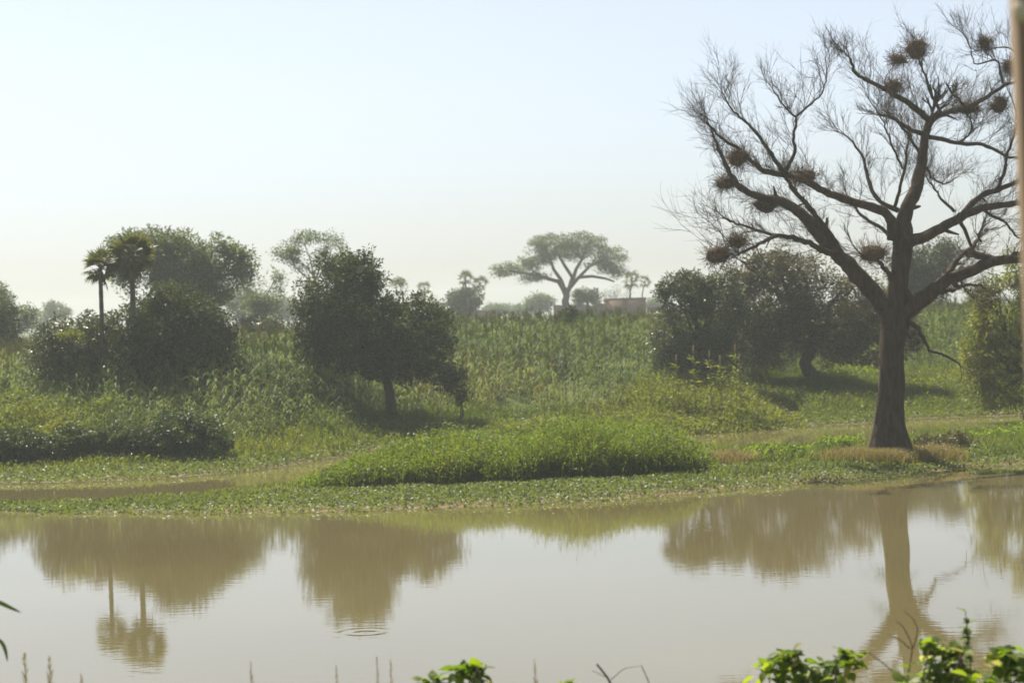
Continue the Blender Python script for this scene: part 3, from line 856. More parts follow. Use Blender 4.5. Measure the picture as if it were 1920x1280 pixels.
for q, r0, r1 in limb_paths:
    seg = np.linalg.norm(np.diff(q, axis=0), axis=1); tot = seg.sum()
    if r1 > .045 and tot < 2:
        continue
    nb = int(tot * 8) + 5
    for _ in range(nb):
        t = rng.uniform(.35 if r0 > .1 else .12, 1.0)
        j = min(len(q) - 2, int(t * (len(q) - 1)))
        st = q[j]
        if st[2] < 3.6:
            continue
        tang = q[j + 1] - q[j]; tang /= np.linalg.norm(tang)
        outw = st - crown_c; outw /= np.linalg.norm(outw) + 1e-6
        dv = tang * .55 + outw * .45 + unit(1)[0] * .6 + np.array([0, 0, .35])
        twig(st, dv, rng.uniform(.35, 1.0) * (.75 if st[2] < 6 else 1.0), rng.uniform(.006, .011), 2)
    tang = q[-1] - q[-3]
    for _ in range(4):
        twig(q[-1], tang / np.linalg.norm(tang) + unit(1)[0] * .45 + np.array([0, 0, .15]), rng.uniform(.4, .8), max(.008, r1 * .5), 2)
# long pale sprays low on the outer side
for (a, b2) in (((1425, 520), (1330, 400)), ((1420, 505), (1290, 420)), ((1440, 500), (1345, 440)), ((1380, 470), (1270, 385))):
    p0, p1 = np.array(P(*a, D0 - 1.5)), np.array(P(*b2, D0 - 2.0))
    twig(p0, p1 - p0, np.linalg.norm(p1 - p0), .013, 2)
o = mb.build('twigs', MAT['twig'], bare)
o['kind'] = 'stuff'

# broken stubs on the trunk and the thick limbs
for q, r0, r1 in [(q_, a_, b_) for q_, a_, b_ in limb_paths if a_ > .08]:
    for _ in range(2):
        j = rng.integers(2, len(q) - 3)
        t = q[j + 1] - q[j]; t /= np.linalg.norm(t)
        d = np.cross(t, unit(1)[0]); d = d / np.linalg.norm(d) + .5 * t
        rr = np.interp(j, [0, len(q)], [r0, r1])
        mb = MB(); mb.tube(np.array([q[j], q[j] + d * rr * 1.4, q[j] + d * (rr * 1.5 + rng.uniform(.08, .28)) + np.array([0, 0, .04])]), [rr * .5, rr * .38, rr * .16], 7)
        mb.build('stub', MAT['bare'], bare, smooth=True)

NESTS = [(1717, 93, 20, 21, .8, 'round twig nest on the topmost centre branch of the bare tree'),
         (1683, 112, 13, 8, .6, 'small flat nest just below the topmost round nest'),
         (1675, 163, 15, 13, -.2, 'shaggy nest at the fork of the high bare limb'),
         (1814, 203, 24, 11, 1.0, 'long flat nest lying along the upper right limb'),
         (1873, 197, 16, 17, 1.1, 'pointed hanging nest beside the long flat nest'),
         (1846, 82, 12, 11, 1.5, 'small compact nest on the highest outer twigs'),
         (1896, 125, 14, 15, 1.2, 'nest partly cut off by the brown window post'),
         (1384, 297, 19, 15, -2.0, 'slanting reddish nest on the outer left limb'),
         (1362, 344, 19, 12, 1.4, 'dark compact nest at the bend of the lower left limb'),
         (1508, 331, 25, 13, -1.5, 'long nest wedged along the middle of the left limb'),
         (1437, 384, 26, 15, 1.2, 'broad grey nest slung under the thick left limb'),
         (1346, 478, 25, 17, -1.6, 'big round nest hanging lowest on the left side'),
         (1383, 452, 19, 12, -1.6, 'brown nest just above the lowest big round nest'),
         (1636, 474, 28, 16, -.4, 'wide nest close against the main trunk')]
for (px, py, rx, ry, dd, lb) in NESTS:
    c = np.array(P(px, py, D0 + dd))
    k = (D0 + dd) / FPX
    rx, rz = rx * k * 1.12, ry * k * 1.12
    ryy = (rx + rz) / 2
    mb = MB()
    nu, nv = 14, 9
    th = np.arange(nu) * 2 * np.pi / nu; ph = np.linspace(.06, np.pi - .06, nv)
    d = np.stack([np.sin(ph)[:, None] * np.cos(th)[None], np.sin(ph)[:, None] * np.sin(th)[None], np.cos(ph)[:, None] + 0 * th[None]], -1)
    f = .5 + .7 * fbm(d[..., 0] * 1.7 + px, d[..., 1] * 1.7, d[..., 2] * 1.7 + py)
    V = c + d * f[..., None] * np.array([rx, ryy, rz]) * .95
    i = np.arange(nv - 1)[:, None] * nu; j = np.arange(nu)[None]
    mb.add(V.reshape(-1, 3), np.stack([i + j, i + nu + j, i + nu + (j + 1) % nu, i + (j + 1) % nu], -1).reshape(-1, 4))
    nest = tag(mb.build('nest', MAT['nest'], loc=c, smooth=True), lb, 'nest', 'twig nests in the bare tree')
    mb = MB()
    for _ in range(260):
        u = unit(1)[0]
        s = c + u * np.array([rx, ryy, rz]) * rng.uniform(.45, 1.0)
        dv = np.cross(u, unit(1)[0]) + u * rng.uniform(.1, 1.1)
        dv /= np.linalg.norm(dv)
        e = s + dv * rng.uniform(.1, .36) * min(1.1, rx / .22)
        mb.tube(np.array([s, (s + e) / 2 + rng.normal(0, .015, 3), e]), [.006, .005, .003], 3, cap=False)
    tw = mb.build('loose_twigs', MAT['nest'], nest); tw['kind'] = 'stuff'

# ------------------------------------------------------------------ bushes on the bank and the island
for (lobes, lb, mt) in (
        ([lobe(350, 817, 62, 44, 59.1), lobe(310, 827, 44, 40, 58.9), lobe(390, 827, 42, 38, 58.9), lobe(335, 794, 42, 26, 59.3), lobe(380, 801, 36, 24, 59.3)], 'largest leafy bush in the row on the far bank', 'bush'),
        ([lobe(38, 837, 52, 32, 58.8), lobe(0, 841, 44, 32, 58.8)], 'low rounded bush at the left end of the bank row', 'bush'),
        ([lobe(132, 835, 42, 34, 59.1), lobe(110, 845, 30, 26, 58.8)], 'second low bush of the bank row from the left', 'bush'),
        ([lobe(212, 833, 40, 35, 59.3), lobe(235, 841, 28, 28, 59.3)], 'low bush in the bank row touching the largest bush', 'bush'),
        ([lobe(268, 839, 28, 30, 59.1)], 'little dark bush wedged against the largest bush', 'dark'),
        ([lobe(-70, 849, 60, 28, 59.8)], 'bush past the left end of the bank row', 'bush')):
    bush('bank_bush', lb, 'bush', lobes, mt, 190, 60, .1, .05, .19, shell=.3, group='bushes along the far bank')
bush('low_shrub', 'low dark shrub at the shadow edge under the dense dark tree', 'shrub', [lobe(640, 806, 44, 10, 67), lobe(600, 812, 20, 8, 67.8)], 'bush', 60, 44, .1, .05, .18)
bush('flat_shrub', 'flat green shrub on the bank beside the largest bush', 'shrub', [lobe(555, 828, 32, 8, 64.5), lobe(580, 832, 18, 6, 64)], 'bush', 50, 40, .09, .045, .15)
bush('hanging_sapling', 'thin sapling under the drooping edge of the dense dark tree', 'sapling', [lobe(866, 734, 11, 10, 69.6), lobe(864, 748, 5, 10, 69.6)], 'dark', 12, 30, .1, .05, .18, twigs=6)
bush('weed_clump', 'green weed clump on the island between mound and bare trunk', 'weed', [lobe(1440, 848, 46, 13, 54), lobe(1400, 858, 30, 12, 53), lobe(1490, 850, 26, 12, 53.5)], 'fresh', 90, 46, .085, .045, .15)
bush('weed_clump', 'small dark leafy weed patch at the island front edge', 'weed', [lobe(1460, 872, 40, 9, 51.5), lobe(1420, 872, 22, 8, 51.5)], 'bush', 60, 44, .085, .045, .13)
bush('weed_clump', 'tuft of bright weeds on the shore just past the shallow pool', 'weed', [lobe(1560, 838, 44, 15, 56), lobe(1600, 832, 24, 11, 57)], 'fresh', 80, 44, .085, .045, .15)
bush('weed_clump', 'leafy weeds beyond the bare trunk at the frame edge', 'weed', [lobe(1860, 822, 48, 16, 59), lobe(1910, 815, 40, 17, 59), lobe(1960, 812, 40, 18, 59)], 'fresh', 100, 44, .085, .045, .16)
bush('weed_clump', 'rusty green weeds against the foot of the bare trunk', 'weed', [lobe(1748, 838, 40, 20, 53.5), lobe(1790, 835, 34, 18, 54)], 'brownolive', 90, 42, .09, .04, .16)
bush('dead_bush', 'brown half-dead bush at the end of the tall grass mound', 'bush', [lobe(1262, 858, 36, 28, 49.6), lobe(1292, 872, 26, 18, 49.4), lobe(1238, 846, 26, 24, 49.8)], 'brownolive', 110, 34, .08, .025, .2, twigs=70)

# ------------------------------------------------------------------ grasses and crops
XF = lambda px, D: P(px, 600, D)[0]

# tall grass mound on the island: tufts of bent blades with leaflets
mb = MB()
nt_ = 4200
px_ = rng.uniform(575, 1320, nt_)
Dm = np.where(rng.random(nt_) < .55, rng.uniform(48.6, 51.6, nt_), rng.uniform(48.5, 58, nt_))
Xc = (px_ - 960) / FPX * Dm
env = np.interp(px_, [575, 620, 700, 800, 950, 1120, 1220, 1280, 1320], [.14, .42, .8, 1.12, 1.34, 1.38, 1.2, .75, .2])
fr = s_front(Xc)
low, high = np.maximum(fr + 3.6, 48.7) + 1.3 * (fbm(Xc * 1.1 + 7, Xc * 0, o=3) - .35), s_back(Xc) - .8
keep = (Dm > low) & (Dm < high)
tpos = (Dm - low) / np.maximum(high - low, .5)
env = env * np.interp(tpos, [0, .07, .35, 1], [.9, 1.0, .9, .35])
env *= .48 + .86 * fbm(Xc * .75, Dm * .75, o=3)
Xc, Yc, env = Xc[keep], Dm[keep], env[keep] * rng.uniform(.65, 1.12, keep.sum())
per = 18
k = np.repeat(np.arange(len(Xc)), per)
X = Xc[k] + rng.normal(0, .13, len(k)); Y = Yc[k] + rng.normal(0, .13, len(k))
h = env[k] * rng.uniform(.5, 1.0, len(k))
tint = np.clip(.1 + .5 * fbm(X * .5 + 9, Y * .5) + rng.normal(0, .1, len(Xc))[k] + .5 * (rng.random(len(k)) > .93), 0, 1)
blades(mb, X, Y, ground_z(X, Y), h, rng.uniform(.012, .024, len(X)), rng.uniform(.05, .5, len(X)), tint)
k = rng.integers(0, len(X), 260000)
hh = rng.uniform(.12, 1.0, len(k)) * h[k]
Pt = np.stack([X[k] + rng.normal(0, .10, len(k)), Y[k] + rng.normal(0, .10, len(k)), ground_z(X[k], Y[k]) + hh], 1)
Dv = unit(len(k)); Dv[:, 2] = np.abs(Dv[:, 2]) * .7 + .1
leaf_quads(mb, Pt, Dv, unit(len(k)) + np.array([0, 0, .5]), rng.uniform(.05, .12, len(k)), rng.uniform(.018, .038, len(k)), np.clip(tint[k] + .08, 0, 1))
tag(mb.build('tall_grass', MAT['mound']), 'long mound of tall bright green grass on the island', kind='stuff')


def weeds(name, label, px0, px1, D0_, D1_, h0, h1, n_, mat, leafy=1.0):
    """A patch of waist-high weeds: leaning stems with many leaflets."""
    mb = MB()
    px_ = rng.uniform(px0, px1, n_); Y = rng.uniform(D0_, D1_, n_)
    X = (px_ - 960) / FPX * Y
    edge = (np.minimum(np.minimum(px_ - px0, px1 - px_) / 110, 1) * np.minimum((Y - D0_) / (.45 * (D1_ - D0_)), 1)).clip(.18, 1)
    lump = .45 + 1.1 * fbm(X * .9 + 5, Y * .9, o=2)
    h = rng.uniform(h0, h1, n_) * edge * lump
    tint = np.clip(.1 + .6 * fbm(X * .5 + 1, Y * .5) + rng.normal(0, .12, n_), 0, 1)
    blades(mb, X, Y, ground_z(X, Y), h, rng.uniform(.018, .035, n_), rng.uniform(.1, .6, n_), tint)
    k = rng.integers(0, n_, int(n_ * 2.2 * leafy))
    Pt = np.stack([X[k] + rng.normal(0, .08, len(k)), Y[k] + rng.normal(0, .08, len(k)), ground_z(X[k], Y[k]) + h[k] * rng.uniform(.25, 1.0, len(k))], 1)
    Dv = unit(len(k)); Dv[:, 2] = np.abs(Dv[:, 2]) * .6
    leaf_quads(mb, Pt, Dv, unit(len(k)) + np.array([0, 0, .6]), rng.uniform(.07, .16, len(k)), rng.uniform(.03, .06, len(k)), np.clip(tint[k] + .1, 0, 1))
    return tag(mb.build(name, MAT[mat]), label, kind='stuff')


weeds('tall_weeds', 'tall yellow-green weeds in front of the silvery tree', 1090, 1500, 65.5, 74, .45, 1.05, 20000, 'yellow')
weeds('slope_weeds', 'light green weeds on the slope beneath the palms', -160, 340, 62.3, 67, .45, .85, 15000, 'grass')
weeds('margin_weeds', 'green weeds along the margin of the crop field', 430, 1180, 65.0, 69, .2, .55, 15000, 'grass')
weeds('shaded_weeds', 'weeds in the shade behind the bare trunk', 1430, 1920, 72, 80, .25, .6, 14000, 'grass')

# floating leaf mat along both shores
mb = MB()
n = 90000
X = rng.uniform(-26, 26, n)
t = rng.random(n) ** .8
f, bk = yF(X), yB(X)
wid = np.minimum(4.6, bk - f - .2)
Y = f - 1.1 * fbm(X * 1.6, X * 0 + 5, o=4) ** 1.6 + t * (wid + .3)
stray = rng.random(n) < .012
Y = np.where(stray & (vnoise(X * 1.1 + 50, X * 0) > .5), f - rng.random(n) * 1.3, Y)
q = np.repeat(np.arange(n), 1)
hz = np.maximum(ground_z(X, Y), 0) + rng.uniform(.0, .09, n) * (.4 + .9 * vnoise(X * 1.2, Y * 1.2)) * np.interp(X, [-8, 0], [.6, 1])
Dv = unit(n); Dv[:, 2] = np.abs(Dv[:, 2]) * .5 + .05
leaf_quads(mb, np.stack([X, Y, hz], 1), Dv, unit(n) + np.array([0, 0, 1.2]), rng.uniform(.05, .115, n), rng.uniform(.03, .062, n), np.clip(.2 + .55 * fbm(X * .5, Y * .8) + rng.normal(0, .15, n), 0, 1))
tag(mb.build('floating_plants', MAT['mat']), 'mat of low floating green plants along the island shore', kind='stuff')
mb = MB()
n = 36000
X = rng.uniform(-28, 28, n)
c = yC(X)
Y = c - .7 * fbm(X * 1.1 + 3, X * 0 + 15) + rng.random(n) * 3.0
hz = np.maximum(ground_z(X, Y), 0) + rng.uniform(.0, .12, n)
Dv = unit(n); Dv[:, 2] = np.abs(Dv[:, 2]) * .5 + .05
leaf_quads(mb, np.stack([X, Y, hz], 1), Dv, unit(n) + np.array([0, 0, 1.2]), rng.uniform(.05, .115, n), rng.uniform(.03, .062, n), np.clip(.25 + .55 * fbm(X * .5, Y * .8) + rng.normal(0, .15, n), 0, 1))
tag(mb.build('shore_plants', MAT['mat']), 'band of low green water plants along the far shore', kind='stuff')


def crop_edge(X):      # distance behind the far shore at which the crop begins
    return np.interp(X, [-24, -15.5, -13, -11, -8, -4, 0, 3, 6, 8, 12, 24], [13, 12.5, 8.5, 7.0, 6.2, 5.0, 4.4, 4.0, 4.6, 9.5, 9, 9])


# short grass and weeds on island and banks
mb = MB()
n = 150000
X = rng.uniform(-30, 30, n)
d = rng.uniform(.3, 15, n)
c = yC(X); Y = c + d
keep = d < crop_edge(X) + 1.5
X, Y, d = X[keep], Y[keep], d[keep]
hg = np.interp(d, [.3, 2, 5], [.12, .28, .5]) * np.interp(X, [-9, -5], [.45, 1]) * (.5 + 1.0 * fbm(X * .6, Y * .6)) * rng.uniform(.6, 1.3, len(X))
tint = np.clip(.05 + .85 * fbm(X * .28 + 4, Y * .35) + rng.normal(0, .13, len(X)), 0, 1)
blades(mb, X, Y, ground_z(X, Y), hg, rng.uniform(.014, .03, len(X)), rng.uniform(.2, .8, len(X)), tint)
n = 40000
k = rng.integers(0, len(X), n)
Pt = np.stack([X[k], Y[k], ground_z(X[k], Y[k]) + hg[k] * rng.uniform(.3, 1, n)], 1)
Dv = unit(n); Dv[:, 2] = np.abs(Dv[:, 2])
leaf_quads(mb, Pt, Dv, unit(n) + np.array([0, 0, .6]), rng.uniform(.06, .13, n), rng.uniform(.03, .055, n), tint[k])
n = 60000
X = rng.uniform(-26, 26, n)
f, bk = yF(X), yB(X)
Y = f + 1.5 + rng.random(n) * np.maximum(bk - f - 1.6, .1)
keep = bk - f > 2
X, Y = X[keep], Y[keep]
rt = np.interp(X, [-26, 2, 5, 8, 20], [.08, .10, .22, .20, .26])
hg = rt * (.5 + fbm(X * .7, Y * .7)) * rng.uniform(.6, 1.3, len(X)) * np.interp((bk - f)[keep] + f[keep] - Y, [0, .4, 1.8], [.3, .4, 1])
tint = np.clip(.1 + .7 * fbm(X * .4 + 4, Y * .5) + rng.normal(0, .13, len(X)), 0, 1)
blades(mb, X, Y, ground_z(X, Y), hg, rng.uniform(.012, .026, len(X)), rng.uniform(.2, .8, len(X)), tint)
tag(mb.build('grass', MAT['grass']), 'green grass and weeds covering the island and far bank', kind='stuff')

# dry grass at the foot of the bare tree
mb = MB()
n = 5000
pxs = np.concatenate([rng.normal(1600, 28, n), rng.normal(1650, 26, n), rng.normal(1350, 30, n // 2), rng.normal(1745, 26, n // 2)])
Ds = np.concatenate([rng.normal(51.5, .45, n), rng.normal(50.9, .3, n), rng.normal(52.2, .5, n // 2), rng.normal(51.8, .4, n // 2)])
X = (pxs - 960) / FPX * Ds; Y = Ds
blades(mb, X, Y, np.maximum(ground_z(X, Y), 0), rng.uniform(.12, .42, len(X)), rng.uniform(.01, .02, len(X)), rng.uniform(.2, .8, len(X)), rng.random(len(X)))
tag(mb.build('dry_grass', MAT['dry']), 'pinkish dry grass round the foot of the bare tree', kind='stuff')


# crops: plant templates repeated over the field
def crop_plant(hgt, nl, droopy):
    mb = MB()
    mb.tube(np.array([[0, 0, 0], [.01, .01, hgt * .5], [.0, .02, hgt]]), [.014, .011, .006], 3, tint=.75, cap=False)
    for k in range(nl):
        z = hgt * (.15 + .8 * k / nl)
        a = (k % 2) * math.pi + rng.normal(0, .5)
        ln = rng.uniform(.45, .75) * (1 - .35 * k / nl)
        u = np.array([math.cos(a), math.sin(a), 0]); s = np.array([-math.sin(a), math.cos(a), 0]) * .024
        p0 = np.array([0, 0, z]); p1 = p0 + u * ln * .4 + np.array([0, 0, ln * .38]); p2 = p0 + u * ln * .8 + np.array([0, 0, ln * (.35 - droopy * .3)]); p3 = p0 + u * ln * 1.05 + np.array([0, 0, -ln * (.05 + droopy * .4)])
        mb.add([p0 - s * .6, p0 + s * .6, p1 + s, p1 - s, p2 + s * .8, p2 - s * .8, p3], [(0, 1, 2, 3), (3, 2, 4, 5)], [(5, 4, 6)], tint=rng.uniform(.1, .6))
    for k in range(5):
        a = k * 1.3
        e = np.array([math.cos(a) * .1, math.sin(a) * .1, hgt + .2 + .04 * (k % 2)])
        mb.tube(np.array([[0, .02, hgt - .02], (np.array([0, 0, hgt]) + e) / 2 + np.array([0, 0, .04]), e]), [.006, .008, .004], 3, tint=.82, cap=False)
    return mb


TPL = [crop_plant(h_, 8, dr) for h_, dr in ((1.3, .4), (1.45, .7), (1.2, .5), (1.5, .3), (1.35, .9), (1.1, .6))]


def replicate(mb, tpl, X, Y, Z, S, A, tadd):
    V = np.concatenate(tpl.V); Q = np.concatenate(tpl.Q); T = np.concatenate(tpl.T); A0 = np.concatenate(tpl.A)
    n, nv = len(X), len(V)
    ca, sa = np.cos(A)[:, None], np.sin(A)[:, None]
    vx = (V[None, :, 0] * ca - V[None, :, 1] * sa) * S[:, None] + X[:, None]
    vy = (V[None, :, 0] * sa + V[None, :, 1] * ca) * S[:, None] + Y[:, None]
    vz = V[None, :, 2] * S[:, None] + Z[:, None]
    off = (np.arange(n) * nv)[:, None, None]
    mb.add(np.stack([vx, vy, vz], -1).reshape(-1, 3), (Q[None] + off).reshape(-1, 4), (T[None] + off).reshape(-1, 3), np.clip(A0[None] + tadd[:, None], 0, 1).ravel())


mb = MB()
n = 24000
Y = rng.uniform(58, 118, n)
X = rng.uniform(-1, 1, n) * (Y * .29)
d = Y - yC(X)
keep = (d > crop_edge(X)) & (rng.random(n) < np.interp(d, [0, 25, 45], [1, .8, .45]))
for (tx, ty, tr) in ((-4.0, 69.5, 1.0), (-11.2, 70, 1.2), (10, 78, 1.5), (6.6, 75, 1.2)):
    keep &= (X - tx) ** 2 + (Y - ty) ** 2 > tr ** 2
keep &= fbm(X * .5 + 31, Y * .5, o=2) > .3
X, Y, d = X[keep], Y[keep], d[keep]
patch = fbm(X * .16 + 2, Y * .16, o=3)
sc = (.58 + .62 * fbm(X * .3 + 8, Y * .3)) * np.interp(d - crop_edge(X), [0, 1.5, 5], [.6, .85, 1.0]) * rng.uniform(.85, 1.15, len(X))
tadd = np.clip((patch - .5) * 1.5, -.3, .5) + rng.normal(0, .08, len(X))
kind = rng.integers(0, len(TPL), len(X))
for k in range(len(TPL)):
    s_ = kind == k
    replicate(mb, TPL[k], X[s_], Y[s_], ground_z(X[s_], Y[s_]), sc[s_], rng.uniform(0, 6.28, s_.sum()), tadd[s_])
tag(mb.build('crop_field', MAT['crop']), 'field of tall millet and maize covering the slope', kind='stuff')

# sparse far crop and scrub beyond the crest
mb = MB()
n = 9000
Y = 110 + 90 * rng.random(n) ** 1.5
X = rng.uniform(-1, 1, n) * Y * .3
blades(mb, X, Y, ground_z(X, Y), rng.uniform(.4, .85, n), rng.uniform(.08, .16, n), rng.uniform(.1, .5, n), rng.uniform(.1, .7, n))
tag(mb.build('far_crops', MAT['crop']), 'distant crops running back to the mud walls', kind='stuff')

# tall seeding stalks in front of the silvery tree
STALK = ['second-leftmost tall yellow stalk before the silvery tree', 'middle-left tall yellow stalk before the silvery tree', 'middle-right tall yellow stalk before the silvery tree', 'tallest yellow seeding stalk, between silvery tree and leaning tree', 'shorter yellow stalk crowding the tallest stalk', 'leftmost tall yellow stalk before the silvery tree']
for i_, (px, py, D, s_) in enumerate(((1300, 662, 69, 1.0), (1330, 672, 69.5, .9), (1350, 680, 69, .85), (1378, 660, 69, 1.05), (1386, 678, 68.6, .9), (1268, 680, 69.5, .9))):
    p = P(px, py, D)
    gz = float(ground_z(p[0], p[1]))
    st = thing('tall_stalk', STALK[i_], 'plant', (p[0], p[1], gz - .03), 'tall yellow stalks before the silvery tree')
    hgt = p[2] - gz
    mb = MB(); b0 = np.array(st.location)
    q = smooth_path([b0, b0 + np.array([.03, 0, hgt * .5]), p], 6)
    mb.tube(q, np.linspace(.02, .008, 6), 4, tint=.7)
    mb.build('stem', MAT['yellow'], st)
    mb = MB()
    k = 60
    t = rng.uniform(.2, .95, k)
    Pt = np.stack([np.interp(t, np.linspace(0, 1, 6), q[:, a]) for a in range(3)], 1)
    Dv = unit(k); Dv[:, 2] = np.abs(Dv[:, 2]) * .6
    leaf_quads(mb, Pt, Dv, unit(k) + np.array([0, 0, 1]), rng.uniform(.12, .3, k), .05, rng.random(k))
    o = mb.build('foliage', MAT['yellow'], st); o['kind'] = 'stuff'
    mb = MB(); mb.tube(np.array([p - [0, 0, .02], p + [0, 0, .1], p + [.01, 0, .26]]), [.012, .035, .01], 6, tint=.95)
    mb.build('seed_head', MAT['dry'], st)

# near bank: grass down to the water
mb = MB()
n = 14000
X = rng.uniform(-6, 7, n); Y = rng.uniform(7.0, 17, n)
keep = Y < yN(X) + .2
X, Y = X[keep], Y[keep]
Z = ground_z(X, Y)
limit = 4 - (1275 - 590) / FPX * Y            # keep the bank's own grass short, as it is in the photograph
hg = np.minimum(rng.uniform(.1, .35, len(X)), np.maximum(limit - Z - .05, .05))
blades(mb, X, Y, Z, hg, rng.uniform(.006, .012, len(X)), rng.uniform(.2, .8, len(X)), rng.random(len(X)) * .8)
tag(mb.build('bank_grass', MAT['grass']), 'short grass on the near bank below the camera', kind='stuff')

# ------------------------------------------------------------------ near plants
def broad_leaf(tint, seed):
    """An ovate pointed leaf along +X with a folded midrib and a drooping tip."""
    mb = MB()
    xs = np.array([0, .12, .35, .6, .82, 1.0]); ws = np.array([.02, .22, .34, .28, .14, .0])
    zc = -.25 * xs ** 2
    V, Q = [], []
    for x, wv, z in zip(xs, ws, zc):
        V += [(x, wv, z + wv * .28), (x, 0, z), (x, -wv, z + wv * .28)]
    for k in range(5):
        Q += [(k * 3, k * 3 + 1, k * 3 + 4, k * 3 + 3), (k * 3 + 1, k * 3 + 2, k * 3 + 5, k * 3 + 4)]
    mb.add(V, Q, None, tint)
    return mb.mesh('leaf', MAT['fresh'], smooth=True)


LEAVES = [broad_leaf(t, 0) for t in (.1, .3, .48, .65, .85, .99)]


def near_shrub(label, spots, D, n_leaf, size, pale=.06):
    """spots: (px, py, spread) centres of the leafy tufts."""
    c = P(np.mean([s[0] for s in spots]), 1300, D)
    gz = float(ground_z(c[0], c[1]))
    root = thing('leafy_shrub', label, 'shrub', (c[0], c[1], gz - .02), 'leafy shrubs on the near bank')
    base = np.array(root.location)
    k = D / FPX
    mb = MB()
    for (px, py, sp) in spots:
        for _ in range(2):
            e = np.array(P(px + rng.normal(0, sp * .4), py + rng.normal(0, sp * .25), D + rng.normal(0, .12)))
            mb.tube(wiggle(base + np.array([rng.normal(0, .06), rng.normal(0, .06), 0]), e, 7, .04), np.linspace(.009, .003, 7), 5)
    mb.build('stem', MAT['twig'], root, smooth=True)
    for j in range(n_leaf):
        px, py, sp = spots[rng.integers(len(spots))]
        p = np.array(P(px, py, D)) + np.clip(rng.normal(0, 1, 3), -1.5, 1.5) * np.array([sp * k * .55, sp * k * .6, sp * k * .34])
        o = bpy.data.objects.new('leaf', LEAVES[5] if rng.random() < pale else LEAVES[rng.integers(5)])
        COL.objects.link(o); o.parent = root
        s = size * rng.uniform(.65, 1.25)
        rot = Matrix.Rotation(rng.uniform(0, 6.28), 4, 'Z') @ Matrix.Rotation(rng.normal(-.1, .45), 4, 'Y') @ Matrix.Rotation(rng.normal(0, .5), 4, 'X')
        o.matrix_local = Matrix.Translation(Vector(p - base)) @ rot @ Matrix.Scale(s, 4)


near_shrub('leafy green shrub on the near bank nearest the brown water streak', [(1450, 1252, 40), (1500, 1265, 50), (1560, 1262, 45), (1590, 1235, 24), (1480, 1232, 22), (1530, 1290, 50)], 10.2, 250, .07)
near_shrub('leafy green shrub under the upright leaf sprig', [(1745, 1215, 26), (1770, 1245, 36), (1740, 1265, 40), (1800, 1268, 34), (1790, 1225, 16), (1720, 1290, 40)], 9.8, 200, .07, .12)
near_shrub('leafy green shrub in the bottom corner beside the post', [(1885, 1225, 20), (1910, 1250, 34), (1880, 1268, 34), (1950, 1250, 40), (1850, 1285, 40)], 9.5, 150, .07)
near_shrub('small sunlit shrub top at the middle of the near bank', [(860, 1260, 18), (895, 1258, 14), (810, 1278, 24), (850, 1285, 40), (900, 1285, 26)], 10.0, 80, .075, .02)
near_shrub('tiny leafy tip beside the dark broken stick', [(1062, 1280, 14), (1055, 1292, 20)], 10.0, 20, .06, .02)

sp = P(1815, 1215, 9.9)
root = thing('leaf_sprig', 'upright thin sprig with small paired leaves above the near shrubs', 'plant', (sp[0], sp[1], float(ground_z(sp[0], sp[1])) - .02))
b0 = np.array(root.location)
path = smooth_path([b0, P(1822, 1280, 9.9), P(1820, 1215, 9.9), P(1812, 1180, 9.9), P(1810, 1145, 9.9)], 14)
mb = MB(); mb.tube(path, np.linspace(.006, .002, 14), 5); mb.build('stem', MAT['twig'], root, smooth=True)
for j in range(36):
    t = rng.uniform(.76, 1.0)
    p = np.array([np.interp(t, np.linspace(0, 1, 14), path[:, a]) for a in range(3)])
    o = bpy.data.objects.new('leaf', LEAVES[rng.integers(0, 2)]); COL.objects.link(o); o.parent = root
    o.matrix_local = Matrix.Translation(Vector(p - b0)) @ Matrix.Rotation(rng.uniform(0, 6.28), 4, 'Z') @ Matrix.Rotation(rng.normal(-.2, .3), 4, 'Y') @ Matrix.Scale(.05 * rng.uniform(.7, 1.2), 4)


def stick(name, label, paths, D, r, mat='twig'):
    p0 = P(*paths[0][0], D)
    root = thing(name, label, 'twig', (p0[0], p0[1], float(ground_z(p0[0], p0[1])) - .03))
    for k, pth in enumerate(paths):
        pts = [np.array(P(x, y, D + .05 * k)) for x, y in pth]
        if k == 0:
            pts = [np.array(root.location)] + pts
        q = smooth_path(pts, 16)
        mb = MB(); mb.tube(q, np.linspace(r[k], r[k] * .45, 16), 6)
        mb.build('stem' if k == 0 else 'twig', MAT[mat], root, smooth=True)


stick('broken_stick', 'dark broken stick poking up from the near bank', [[(1160, 1290), (1143, 1272), (1130, 1258), (1119, 1244)], [(1145, 1274), (1170, 1252), (1200, 1248)], [(1135, 1268), (1110, 1256)]], 10, [.011, .002, .002])
stick('thin_twig', 'thin bare twig leaning beside the dark broken stick', [[(1226, 1292), (1218, 1272), (1208, 1255), (1202, 1246)]], 10.1, [.005])
stick('bare_twig', 'long bare curved stem arching between the two larger shrubs', [[(1704, 1290), (1690, 1262), (1668, 1246), (1640, 1238), (1628, 1222)], [(1700, 1280), (1712, 1210), (1692, 1170), (1680, 1163)], [(1706, 1215), (1690, 1200), (1665, 1188)], [(1712, 1215), (1722, 1180), (1712, 1158), (1696, 1146)]], 10, [.005, .004, .003, .003])


